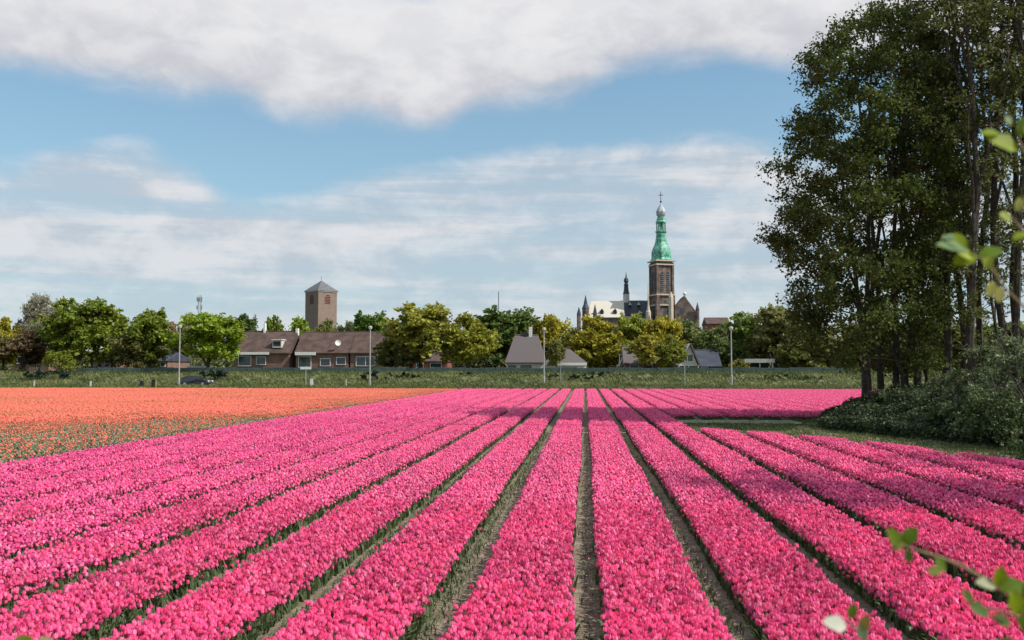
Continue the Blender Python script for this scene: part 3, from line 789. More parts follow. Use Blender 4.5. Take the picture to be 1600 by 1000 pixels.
bush(205, 560, 590, 46, 138, (.16,.13,.04), 'brownish young bush left of the lamp post by the car')
bush(715, 581, 590, 60, 133, (.03,.05,.03), 'thin dark bush below the yellow green trees')
bush(1240, 583, 600, 100, 130, (.09,.12,.035), 'rough bushes on the dike left of the wood')
bush(12, 572, 590, 60, 138, (.10,.11,.03), 'low olive bush at the left edge of the dike')

# ------------------------------------------------------------------ far buildings
def gable_house(px0, px1, ridge, eave, Y, label, roof='tile', wall='brick', depth=9, hip=0, bot=0.2, name='house', windows=(), fascia=(), chimneys=(), dormers=(), cat='house', dish=None, group='houses behind the dike', gh=None):
    x0, x1 = PX(px0, Y), PX(px1, Y); zr, ze = PZ(ridge, Y, 500), PZ(eave, Y, 500); yf = Y; ym = Y+depth/2; yb = Y+depth
    t = thing(name, label, cat, ((x0+x1)/2, ym, 0), group)
    w = MB(); w.box(x0+.1, x1-.1, yf+.1, yb-.1, 0, ze)
    if not hip:
        for xx in (x0+.1, x1-.35): w.prism([(0, yf+.1, ze+.002), (0, yb-.1, ze+.002), (0, ym, zr-.15)], (xx, 0, 0), (xx+.25, 0, 0))
    w.build('wall', M[wall], t)
    f = MB(); ov = .35
    ins = hip*(x1-x0)
    A = [(x0-.1, yf-ov, ze-.15), (x1+.1, yf-ov, ze-.15), (x1+.1, yb+ov, ze-.15), (x0-.1, yb+ov, ze-.15)]
    Rr = [(x0-.1+ins, ym, zr), (x1+.1-ins, ym, zr)]
    V = A+Rr+[(a[0], a[1], a[2]+.12) for a in A]
    f.add(V, f4=[(6, 7, 5, 4), (8, 9, 4, 5), (0, 1, 7, 6), (1, 2, 8, 7), (2, 3, 9, 8), (3, 0, 6, 9), (3, 2, 1, 0)], f3=[(7, 8, 5), (9, 6, 4)])
    rf = f.build('roof', M[roof], t)
    rc = MB(); rc.tube([(Rr[0][0], ym, zr+.02), (Rr[1][0], ym, zr+.02)], .12, 6); rc.build('ridge_tiles', M[roof], rf)
    for (cx, cw, ct, cm) in chimneys:
        xx = PX(cx, ym); hw = cw/F*Y/2; zt = PZ(ct, ym, 500)
        ch = MB().box(xx-hw, xx+hw, ym-.35, ym+.35, zr-.6, zt).build('chimney', M[cm], rf)
    for (a, b, c, d) in windows:
        wa, wb, zt, zb = PX(a, Y), PX(b, Y), PZ(c, Y, 500), PZ(d, Y, 500)
        fr = MB()
        fr.box(wa, wb, yf-.02, yf+.14, zt-.09, zt); fr.box(wa, wb, yf-.06, yf+.14, zb, zb+.09)
        for q in np.linspace(wa, wb-.08, max(2, int((wb-wa)/1.2)+1)): fr.box(q, q+.08, yf-.01, yf+.13, zb+.09, zt-.09)
        w_ = fr.build('window', M['white'], t)
        MB().box(wa+.02, wb-.02, yf+.05, yf+.09, zb+.05, zt-.05).build('pane', M['glass'], w_)
    for (a, b, c, d) in fascia:
        MB().box(PX(a, Y), PX(b, Y), yf-.55, yf-.40, PZ(d, Y, 500), PZ(c, Y, 500)).build('fascia', M['white'], t)
    for (a, b, c, d) in dormers:
        wa, wb, zt, zb = PX(a, Y), PX(b, Y), PZ(c, Y, 500), PZ(d, Y, 500)
        dm = MB().box(wa, wb, yf+.4, ym, zb, zt).build('dormer', M['offw'], rf)
        MB().box(wa+.15, wb-.15, yf+.37, yf+.41, zb+.3, zt-.25).build('pane', M['glass'], t)
        MB().box(wa-.15, wb+.15, yf+.2, ym, zt, zt+.14).build('dormer_roof', M['white'], t)
    if dish:
        dx, dz = PX(dish[0], Y), PZ(dish[1], Y, 500)
        m_ = MB(); m_.lathe((0, 0, 0), [(.05, 0), (.3, .05), (.5, .16), (.52, .19), (.3, .09), (.05, .04)], 12)
        d_ = m_.build('satellite_dish', M['white'], t); d_.matrix_parent_inverse = Matrix.Translation(-t.location); d_.location = (dx, yf-.1, dz); d_.rotation_euler = (R(80), 0, R(20))
        MB().tube([(dx, yf-.1, dz), (dx, yf+.9, dz-.6), (dx, yf+1.4, dz-.6)], .04, 5).build('bracket', M['grey'], t)
    return t
gable_house(366, 452, 516, 551, 157, 'brown roofed terrace house with white eaves board, left half of the long terrace', windows=((372,392,556,572),(400,415,557,570)), fascia=((368,421,550,554),), chimneys=((413,3,505,'white'),(378,4,510,'brick')), dormers=((424,438,531,543),))
gable_house(461, 545, 517, 551, 157, 'brown roofed terrace house with white porch board in the middle of the terrace', windows=((466,486,557,574),(500,516,560,572),(525,540,558,570)), fascia=((462,494,550,555),), chimneys=((464,4,513,'white'),), dish=(528,536))
gable_house(546, 612, 517, 551, 157, 'brown roofed terrace house with a roof light beside the second lamp post', windows=((556,586,557,572),), fascia=((590,613,550,555),), chimneys=((606,4,509,'brick'),), dormers=())
gable_house(444, 463, 525, 560, 161, 'low link building between the two brown terrace roofs', windows=((448,458,562,574),))
gable_house(790, 850, 523, 566, 153, 'grey hip roofed house with a white round topped chimney', roof='tileg', wall='offw', hip=.20, windows=((793,808,569,579),(812,832,569,577)), chimneys=((829,5,512,'white'),(821,5,519,'dark')))
gable_house(850, 917, 545, 567, 141, 'low house with grey hipped roof and broad white front', roof='tileg', wall='white', hip=.42, windows=((873,902,573,577),), fascia=((850,917,567,571),))
gable_house(975, 1030, 541, 568, 142, 'purple grey roofed house half hidden under the golden trees', roof='tileg', wall='brick', windows=((984,998,570,577),(1008,1020,570,577)), chimneys=((1016,4,534,'brick'),))
gable_house(18, 76, 516, 548, 156, 'brown house behind the bare grey tree at the left', windows=((26,38,556,568),(48,62,556,568)), chimneys=((22,5,509,'white'),))
gable_house(140, 178, 545, 562, 150, 'low dark house behind the left hand green trees', roof='slate', windows=((145,152,565,574),(158,172,567,574)))
gable_house(238, 262, 550, 563, 149, 'small dark outbuilding left of the lamp post by the car', roof='slate', windows=((250,258,565,573),))
gable_house(1235, 1290, 545, 556, 154, 'dark red brick house beside the wood', wall='rbrick', windows=((1245,1256,562,572),(1266,1278,562,572)))
gable_house(1105, 1142, 498, 508, 300, 'distant red brown roof above the trees right of the church', wall='rbrick', group='distant roofs', depth=12)
gable_house(640, 700, 548, 564, 160, 'house seen beneath the yellow green trees', wall='rbrick', windows=((650,662,567,575),(672,690,567,575)))
gable_house(1084, 1127, 547, 572, 152, 'dark roofed barn with low eaves beside the steep gable', roof='slate', wall='dark', windows=((1096,1106,573,578),))

# steep gabled house, gable towards the camera
def gable_front(px0, px1, apex_px, top, eave, Y, label):
    x0, x1, xa = PX(px0, Y), PX(px1, Y), PX(apex_px, Y); zt, ze = PZ(top, Y), PZ(eave, Y); d = 8
    t = thing('house', label, 'house', (xa, Y+d/2, 0), 'houses behind the dike')
    w = MB(); w.prism([(x0+.2, 0, 0), (x1-.2, 0, 0), (x1-.2, 0, ze), (xa, 0, zt-.25), (x0+.2, 0, ze)], (0, Y, 0), (0, Y+d, 0)); w.build('wall', M['offw'], t)
    for s_, xe, mm in ((-1, x0, 'white'), (1, x1, 'tileg')):
        a = Vector((xa, 0, zt)); b = Vector((xe, 0, ze-.1)); nrm = Vector((-(b-a).z, 0, (b-a).x)).normalized()*.2
        if nrm.z < 0: nrm = -nrm
        r_ = MB(); r_.prism([a, b, b+nrm, a+nrm], (0, Y-.5, 0), (0, Y+d+.3, 0)); r_.build('roof', M['tileg'] if s_ > 0 else M['offw'], t)
    xm = (x0+x1)/2
    wn = MB()
    for (a, b, c, d_) in ((xm-1.2, xm+.8, 5.2, 3.9), (xm-1.6, xm+1.6, 3.4, 2.0)):
        wn = MB(); wn.box(a, b, Y-.06, Y+.06, c-.1, c); wn.box(a, b, Y-.06, Y+.06, d_, d_+.1)
        for q in (a, (a+b)/2-.05, b-.1): wn.box(q, q+.1, Y-.05, Y+.05, d_+.1, c-.1)
        w_ = wn.build('window', M['white'], t); MB().box(a+.02, b-.02, Y-.03, Y+.02, d_+.02, c-.02).build('pane', M['glass'], w_)
gable_front(1060, 1092, 1078, 538, 570, 147, 'steep gabled pale house right of the golden tree below the church')
gable_front(968, 990, 979, 545, 572, 147, 'small pale gabled house front half hidden by the trees below the church turret')

# flat roofed carport
t = thing('carport', 'low grey flat roofed carport right of the right hand lamp post', 'carport', (PX(1187, 148), 150, 0))
a, b = PX(1165, 148), PX(1208, 148)
MB().box(a-.2, b+.2, 147.6, 153, PZ(567, 148), PZ(561, 148)).build('roof', M['grey'], t)
MB().box(a, b, 151.5, 151.7, 0, PZ(567, 148)-.01).build('back_wall', M['dark'], t)
for x in (a, a+(b-a)/2, b-.15): MB().box(x, x+.15, 147.9, 148.05, 0, PZ(567, 148)-.01).build('post', M['grey'], t)
t = thing('shed', 'small white topped shed behind the dark car', 'shed', (PX(305, 142), 143, 0))
a, b = PX(294, 141), PX(320, 141); z = PZ(572, 141)
MB().box(a, b, 141, 143.4, .5, z-.25).build('wall', M['dark'], t); MB().box(a-.15, b+.15, 140.8, 143.6, z-.25, z).build('roof', M['white'], t)

# ------------------------------------------------------------------ old brick tower
def old_tower():
    Y = 300.0; s_ = F/Y  # px per metre
    xc = PX(500.5, Y); L = 20.5/s_; Rr = 29.0/s_
    side = math.hypot(L, Rr); th = math.atan2(L, Rr)      # right face turned by th from the view plane
    ze, za = PZ(455, Y), PZ(436, Y)
    t = thing('church_tower', 'old square brick tower with low pyramid roof left of the centre', 'tower', (xc, Y, 0))
    h = side/2; rot = th+R(16.5)
    def RV(x, y, z):
        c, s2 = math.cos(rot), math.sin(rot); return (xc+x*c-y*s2, Y+x*s2+y*c, z)
    def rb(mb, x0, x1, y0, y1, z0, z1):
        V = [RV(x, y, z) for z in (z0, z1) for y in (y0, y1) for x in (x0, x1)]
        mb.add(V, f4=[(0,2,3,1),(4,5,7,6),(0,1,5,4),(2,6,7,3),(0,4,6,2),(1,3,7,5)]); return mb
    rb(MB(), -h, h, -h, h, 0, ze).build('wall', M['lbrick'], t)
    rb(MB(), -h-.25, h+.25, -h-.25, h+.25, ze+.003, ze+.35).build('cornice', M['stone'], t)
    rb(MB(), -h-.12, h+.12, -h-.12, h+.12, ze*.52, ze*.52+.3).build('string_course', M['stone'], t)
    e = h+.45; rf = MB(); V = [RV(-e, -e, ze+.353), RV(e, -e, ze+.353), RV(e, e, ze+.353), RV(-e, e, ze+.353), (xc, Y, za)]
    rf.add(V, f3=[(0, 1, 4), (1, 2, 4), (2, 3, 4), (3, 0, 4)], f4=[(3, 2, 1, 0)]); ro = rf.build('roof', M['lslate'], t)
    MB().tube([(xc, Y, za-.1), (xc, Y, za+1.6)], .06, 5).build('finial', M['dark'], ro)
    zb = PZ(474, Y)
    # belfry openings: arched recess with louvres, on all faces
    for fx, fy in ((0, -1), (-1, 0), (1, 0), (0, 1)):
        wd = 2.0
        def Q(u, n, z): return RV(u if fx == 0 else fx*(h+n), fy*(h+n) if fx == 0 else u, z)
        fr = MB()
        z1 = ze-1.0; z0 = zb
        arch = [(-wd/2, z0), (wd/2, z0), (wd/2, z1-wd/2)]+[(wd/2*math.cos(a), z1-wd/2+wd/2*math.sin(a)) for a in np.linspace(.3, math.pi-.3, 6)]+[(-wd/2, z1-wd/2)]
        n = len(arch); V = [Q(u, -.2, z) for u, z in arch]+[Q(u, .03, z) for u, z in arch]
        fr.add(V, f4=[(i, (i+1) % n, n+(i+1) % n, n+i) for i in range(n)], fn=[tuple(range(n, 2*n))])
        o_ = fr.build('belfry_opening', M['dark'], t)
        lv = MB(); 
        for zz in np.arange(z0+.3, z1-.6, .55):
            lv.add([Q(-wd/2+.1, .03, zz+.12), Q(wd/2-.1, .03, zz+.12), Q(wd/2-.1, .16, zz-.1), Q(-wd/2+.1, .16, zz-.1), Q(-wd/2+.1, .03, zz+.06), Q(wd/2-.1, .03, zz+.06)], f4=[(0, 1, 2, 3), (3, 2, 5, 4)])
        lv.build('louvres', M['rbrick'], o_)
        rr = MB(); wo = wd/2+.25
        outer = [(-wo, z0), (wo, z0), (wo, z1-wd/2)]+[(wo*math.cos(a), z1-wd/2+wo*math.sin(a)) for a in np.linspace(.3, math.pi-.3, 6)]+[(-wo, z1-wd/2)]
        V = [Q(u, .08, z) for u, z in arch]+[Q(u, .08, z) for u, z in outer]+[Q(u, .0, z) for u, z in outer]
        rr.add(V, f4=[(i, (i+1), n+(i+1), n+i) for i in range(1, n-1)]+[(n+i, n+i+1, 2*n+i+1, 2*n+i) for i in range(1, n-1)]+[(n-1, 0, n, 2*n-1)])
        rr.build('arch_surround', M['lbrick'], o_)
old_tower()

# ------------------------------------------------------------------ church
def church():
    Y = 390.0; s_ = F/Y
    z = lambda py: PZ(py, Y, 1030); X = lambda px: PX(px, Y); m_ = 1/s_
    t = thing('church', 'large brick church with green copper spire and cream and slate roofs', 'church', (X(1035), Y, 0))
    xc, yc = X(1035.5), Y+2; h = 13.0*m_; rot = R(20)
    def RV(x, y, zz, c0=(xc, yc), rt=rot):
        c, s2 = math.cos(rt), math.sin(rt); return (c0[0]+x*c-y*s2, c0[1]+x*s2+y*c, zz)
    def rb(mb, x0, x1, y0, y1, z0, z1, **k):
        V = [RV(x, y, zz, **k) for zz in (z0, z1) for y in (y0, y1) for x in (x0, x1)]
        mb.add(V, f4=[(0,2,3,1),(4,5,7,6),(0,1,5,4),(2,6,7,3),(0,4,6,2),(1,3,7,5)]); return mb
    zt = z(409)
    tw = rb(MB(), -h, h, -h, h, 0, zt).build('tower', M['dbrick'], t)
    for q in (-1, 1):
        for w in (-1, 1):
            b = MB(); rb(b, q*h-.7, q*h+.7, w*h-.7, w*h+.7, 0, z(462)); rb(b, q*h-.45, q*h+.45, w*h-.45, w*h+.45, z(462)+.002, zt-.6); b.build('buttress', M['dbrick'], t)
    for zz, e in ((zt, .5), (z(415), .15), (z(462), .25), (z(478), .2)):
        rb(MB(), -h-e-.5, h+e+.5, -h-e-.5, h+e+.5, zz, zz+.55).build('cornice', M['stone'], t)
    # tall belfry lancets, two to a face
    for fx, fy in ((0, -1), (-1, 0), (1, 0), (0, 1)):
        for u0 in (-1.35, 1.35):
            def Q(u, n, zz): return RV(u0+u if fx == 0 else fx*(h+n), fy*(h+n) if fx == 0 else u0+u, zz)
            wd = .65; z0, z1 = z(457), z(424)
            arch = [(-wd, z0), (wd, z0), (wd, z1-1), (0, z1), (-wd, z1-1)]; n = 5
            V = [Q(u, -.1, a) for u, a in arch]+[Q(u, .04, a) for u, a in arch]
            a_ = MB().add(V, f4=[(i, (i+1) % n, n+(i+1) % n, n+i) for i in range(n)], fn=[tuple(range(n, 2*n))]).build('belfry_window', M['dark'], t)
            lv = MB()
            for zz in np.arange(z0+.4, z1-1, .9): lv.add([Q(-wd, .04, zz+.2), Q(wd, .04, zz+.2), Q(wd, .22, zz-.15), Q(-wd, .22, zz-.15)], f4=[(0, 1, 2, 3)])
            lv.build('louvres', M['slate'], a_)
        def Q2(u, n, zz): return RV(u if fx == 0 else fx*(h+n), fy*(h+n) if fx == 0 else u, zz)
        for (u, a0, a1, ww) in ((0, z(498), z(482), .8), (0, z(474), z(468), .7)):
            V = [Q2(u+d, n_, a) for n_ in (-.1, .05) for d, a in ((-ww, a0), (ww, a0), (ww, a1-.8), (0, a1), (-ww, a1-.8))]
            MB().add(V, f4=[(i, (i+1) % 5, 5+(i+1) % 5, 5+i) for i in range(5)], fn=[(5, 6, 7, 8, 9)]).build('window', M['glass'], t)
    # copper spire, octagonal
    pr = [(16.5, 408.6), (16.8, 405.5), (15, 403), (15.3, 399), (15.2, 394), (13.6, 388), (11.2, 383), (9.4, 378), (8.2, 371), (7.6, 364), (7.6, 362.5), (9.2, 362), (9.2, 360.5), (7.8, 360)]
    zs = zt+.56
    def prof(p): return [(max(a*m_*1.0, .03), max(z(b), zs)-zs) for a, b in p]
    sp = MB().lathe((xc, yc, zs), prof(pr), 8, rot+math.pi/8).build('spire', M['copper'], t)
    # lantern: posts and dark core, small cupola above
    zl0, zl1 = z(360), z(347.5)
    MB().lathe((xc, yc, zl0), [(4.6*m_, .01), (4.6*m_, zl1-zl0)], 8, .2).build('lantern', M['copper'], sp)
    for q in range(8):
        a = q*math.pi/4+rot; MB().tube([(xc+6.9*m_*math.cos(a), yc+6.9*m_*math.sin(a), zl0+.01), (xc+6.9*m_*math.cos(a), yc+6.9*m_*math.sin(a), zl1)], .3, 6).build('lantern_post', M['copper'], sp)
    z2 = zl1+.01
    MB().lathe((xc, yc, z2), [(8.7*m_, 0), (8.7*m_, .5), (7.2*m_, 1.0), (7.4*m_, 1.6), (6*m_, 2.4), (3.4*m_, 3.0), (3.0*m_, z(339.5)-z2)], 8, rot).build('lantern_roof', M['copper'], sp)
    z3 = z(339.5)+.01
    cr = MB().lathe((xc, yc, z3), [(3.8*m_, 0), (7.5*m_, 1.4), (8.2*m_, 2.6), (6.4*m_, 3.8), (3.6*m_, 4.9), (1.2*m_, 6.0), (.5*m_, z(316)-z3)], 8, rot).build('crown', M['pgrey'], sp)
    c_ = MB(); zc = z(316); zz = z(298)
    c_.tube([(xc, yc, zc-.2), (xc, yc, zz)], .13, 5); c_.box(xc-.9, xc+.9, yc-.1, yc+.1, zz-1.7, zz-1.4); c_.sphere((xc, yc, zc+.6), .45); c_.build('cross', M['dark'], sp)
    # nave with slate roof, running left from the tower and slightly away
    def hall(px0, px1, ridge, eave, mroof, mwall, y0, dep, name, hipl=0.0):
        x0, x1 = X(px0), X(px1); zr, ze = z(ridge), z(eave); ym = y0+dep/2
        MB().box(x0, x1, y0+.2, y0+dep-.2, 0, ze).build(name+'_wall' if False else 'wall', M[mwall], t)
        f = MB(); V = [(x0, y0-.3, ze), (x1, y0-.3, ze), (x1, y0+dep+.3, ze), (x0, y0+dep+.3, ze), (x0+hipl, ym, zr), (x1, ym, zr)]
        f.add(V, f4=[(0, 1, 5, 4), (2, 3, 4, 5), (3, 2, 1, 0)], f3=[(1, 2, 5), (3, 0, 4)]); return f.build('roof', M[mroof], t)
    nv = hall(972, 1024, 466.5, 491, 'slate', 'dbrick', Y+3, 14, 'nave')
    for px in (986, 1000): 
        d = MB(); xx = X(px); d.prism([(-.7, 0, 0), (.7, 0, 0), (0, 0, 1.4)], (xx, Y+5.0, z(475)), (xx, Y+8.5, z(475))); d.build('dormer', M['offw'], nv)
    ch = hall(917.5, 976, 468.5, 496, 'cream', 'dbrick', Y-2, 13, 'choir', 2.0)
    for px in (941, 961.5):
        d = MB(); xx = X(px); d.prism([(-.8, 0, 0), (.8, 0, 0), (.8, 0, 1.0), (0, 0, 2.2), (-.8, 0, 1.0)], (xx, Y-1.2, z(489.5)), (xx, Y+2.5, z(489.5))); d.build('dormer', M['dark'], ch)
    # aisle roofs lower down
    hall(975, 1020, 494, 505, 'slate', 'dbrick', Y-4, 6, 'aisle')
    # turret on the nave roof
    xt = X(981); yt = Y+10
    tu = MB().lathe((xt, yt, z(470)), [(5*m_, 0), (5*m_, z(457)-z(470)), (4.6*m_, z(456)-z(470))], 8).build('turret', M['offw'], t)
    MB().lathe((xt, yt, z(456)), [(5.4*m_, 0), (4.2*m_, 1.2), (3.4*m_, 3), (3.6*m_, z(440)-z(456)), (2.2*m_, z(439)-z(456)), (3.9*m_, z(436)-z(456)), (3.4*m_, z(432)-z(456)), (1.2*m_, z(429)-z(456)), (.3*m_, z(421)-z(456))], 8).build('turret_roof', M['slate'], tu)
    # corner turret at the far left gable
    xl = X(915.5)
    l_ = MB().lathe((xl, Y-1, 0), [(1.5, 0), (1.5, z(482))], 8).build('stair_turret', M['dbrick'], t)
    MB().lathe((xl, Y-1, z(482)+.01), [(1.7, 0), (.9, 1.9), (.1, z(461)-z(482))], 8).build('turret_roof', M['slate'], l_)
    for px, py0 in ((905, 480), (930, 476)):
        l_ = MB().lathe((X(px), Y-4, 0), [(.9, 0), (.9, z(492))], 6).build('stair_turret', M['dbrick'], t)
        MB().lathe((X(px), Y-4, z(492)+.01), [(1.0, 0), (.08, z(py0)-z(492))], 6).build('turret_roof', M['slate'], l_)
    # slim pale pinnacle left of the tower
    xp = X(1013)
    p_ = MB().lathe((xp, Y-3, 0), [(1.1, 0), (1.1, z(488)), (.8, z(486)), (.42, z(478)), (.22, z(462)), (.08, z(441))], 8).build('pinnacle', M['stone'], t)
    # transept gable right of the tower
    xa, xb = X(1054), X(1092); xm_ = X(1070)
    g_ = MB(); g_.prism([(xa, 0, 0), (xb, 0, 0), (xb, 0, z(494)), (xm_, 0, z(464)), (xa, 0, z(480))], (0, Y-3, 0), (0, Y-2.2, 0)); g_.build('gable', M['dbrick'], t)
    g2 = MB(); g2.prism([(xa-.3, 0, z(480)-1), (xm_, 0, z(462.5)), (xb+.3, 0, z(494)-1)], (0, Y-2.19, 0), (0, Y+16, 0)); g2.build('roof', M['tile'], t)
    MB().box(xa, xb, Y-2.18, Y+15, 0, z(481)-3.5).build('wall', M['dbrick'], t)
    for px, py, rr in ((1066, 487, 1.0), (1060, 492, .6), (1078, 491, .7)):
        mb = MB(); k = [(X(px)+rr*math.cos(a), 0, z(py)+rr*1.3*math.sin(a)) for a in np.arange(8)*math.pi/4]; mb.prism(k, (0, Y-3.06, 0), (0, Y-2.9, 0)); mb.build('window', M['glass'], t)
    sp_ = MB(); sp_.sphere((xm_, Y-2.6, z(460)), .8); sp_.tube([(xm_, Y-2.6, z(464)), (xm_, Y-2.6, z(459))], .15, 5); sp_.build('finial', M['white'], t)
    l_ = MB().lathe((X(1089), Y-4, 0), [(.8, 0), (.8, z(486))], 6).build('stair_turret', M['dbrick'], t)
    MB().lathe((X(1089), Y-4, z(486)+.01), [(.9, 0), (.06, z(474)-z(486))], 6).build('turret_roof', M['slate'], l_)
    MB().lathe((X(1047), Y-h-3.2, 0), [(1.3, 0), (1.3, z(511)), (1.0, z(505)), (1.0, z(466)), (.2, z(458))], 8).build('stair_turret', M['stone'], t)
church()

# masts
def mast(px, top, Y, w, label, base=0):
    x = PX(px, Y); zt = PZ(top, Y); t = thing('radio_mast', label, 'mast', (x, Y, 0)); h = w/2
    for sx, sy in ((-1, -1), (1, -1), (0, 1)): MB().tube([(x+sx*h, Y+sy*h, 0), (x+sx*h*.8, Y+sy*h*.8, zt)], .14, 4).build('leg', M['lattice'], t)
    b = MB()
    zz = np.arange(2, zt-.5, 1.6)
    for i, q in enumerate(zz):
        c = [(x+sx*h*.85, Y+sy*h*.85) for sx, sy in ((-1, -1), (1, -1), (0, 1))]
        for k in range(3): b.tube([(*c[k], q), (*c[(k+1) % 3], q+1.5)], .06, 3, cap=False); b.tube([(*c[k], q), (*c[(k+1) % 3], q)], .06, 3, cap=False)
    b.build('bracing', M['lattice'], t)
    return t, x, zt
t, x, zt = mast(311, 458, 420, 1.7, 'short grey lattice mast with antennas above the bright green tree')
for k, (dx, dz) in enumerate(((-1.1, -1), (1.1, -1), (0, -1.2), (-1.1, -5), (1.1, -5))): MB().box(x+dx-.28, x+dx+.28, 419-.2, 419.2, zt+dz-2, zt+dz).build('antenna', M['lattice'], t)
mast(779, 456, 520, .35, 'thin mast on the skyline right of the yellow green trees')

# ------------------------------------------------------------------ street furniture
def lamp(px, base, top, Y, label):
    x = PX(px, Y); zb, zt = PZ(base, Y, px), PZ(top, Y, px); H = zt-zb
    t = thing('street_lamp', label, 'street lamp', (x, Y, zb), 'street lamps along the dike road')
    MB().tube([(x, Y, zb-.1), (x, Y, zb+1.1), (x, Y, zb+1.15), (x, Y, zt)], [.14, .14, .10, .07], 8).build('pole', M['grey'], t)
    MB().box(x-.13, x+.13, Y-.13, Y+.13, zb-.05, zb+.18).build('base', M['grey'], t)
    MB().lathe((x, Y, zt-.02), [(.06, 0), (.2, .12), (.27, .30), (.24, .34)], 10).build('lamp_shade', M['lamp'], t)
    MB().lathe((x, Y, zt+.325), [(.30, 0), (.2, .12), (.03, .18)], 10).build('cap', M['grey'], t)
lamp(280, 603, 513, 117.5, 'street lamp just left of the dark car')
lamp(578, 603, 515, 118, 'street lamp in front of the right end of the brown terrace')
lamp(850, 601, 517, 127, 'street lamp between the grey hip roofed house and the white fronted house')
lamp(1143, 600, 516, 118, 'street lamp at the right, left of the wood')
def post(px, base, top, Y, label, mm='white', w=.09, cat='post', name='marker_post', sign=None):
    x = PX(px, Y); zb, zt = PZ(base, Y, px), PZ(top, Y, px)
    t = thing(name, label, cat, (x, Y, zb))
    MB().box(x-w, x+w, Y-.05, Y+.05, zb-.3, zt).build('post', M[mm], t)
    MB().box(x-w-.02, x+w+.02, Y-.07, Y+.07, zt, zt+.05).build('cap', M[mm], t)
    if sign: MB().box(x-sign[0], x+sign[0], Y-.09, Y-.05, zt-sign[1], zt-.01).build('sign_plate', M[sign[2]], t)
post(222, 606, 596, 114, 'left one of two short dark green boxes left of the dark car', 'dark', .26, 'utility box', 'utility_box')
post(240, 605, 594, 114, 'right one of two short dark boxes left of the dark car, beside a pale stake', 'dark', .24, 'utility box', 'utility_box')
post(244, 605, 595, 113.6, 'short pale stake beside the dark boxes', 'tan', .08)
post(142, 606, 596, 114, 'short white roadside marker post at the left')
post(54, 605, 595, 114, 'short pale marker post near the left edge of the road', 'offw')
post(478, 601, 573, 118, 'signpost with a small pale plate, midway between car and second lamp', 'grey', .06, 'sign', 'sign_post', (.75, .35, 'white'))
post(487, 601, 592, 117, 'low white marker right of the signpost', 'white', .2)
post(541, 604, 593, 116, 'thin pale stake left of the second lamp post', 'offw', .06)
post(1070, 600, 570, 118, 'thin pale pole left of the right hand street lamp', 'grey', .05, 'pole', 'pole')
post(876, 599, 566, 127, 'short thin pole in front of the white fronted house', 'grey', .04, 'pole', 'pole')

# fence on the crest of the dike
YF = 136.5
t = thing('fence', 'low grey green panel fence on the crest of the dike', 'fence', (PX(700, YF), YF, 1.9))
xs = np.arange(PX(108, YF), PX(1330, YF), 2.44)
pm = MB(); pm.box(0, 2.36, -.02, .02, 0, .80); 
for q in np.linspace(.05, 2.25, 9): pm.box(q, q+.05, -.05, -.021, .03, .77)
pmesh = pm.mesh('fence_panel', M['fence']); qm = MB().box(-.05, .05, -.07, .07, -.3, .9).mesh('fence_post', M['fence'])
rr = random.Random(4)
for i, x in enumerate(xs):
    zz = float(dike_h(np.array(x), np.array(YF)))+.02
    for nm, me, dx in (('fence_panel', pmesh, .04), ('fence_post', qm, -.002)):
        o = bpy.data.objects.new(nm, me); COL.objects.link(o); o.parent = t; o.location = Vector((x+dx, YF, zz+rr.uniform(-.02, .03)))-t.location

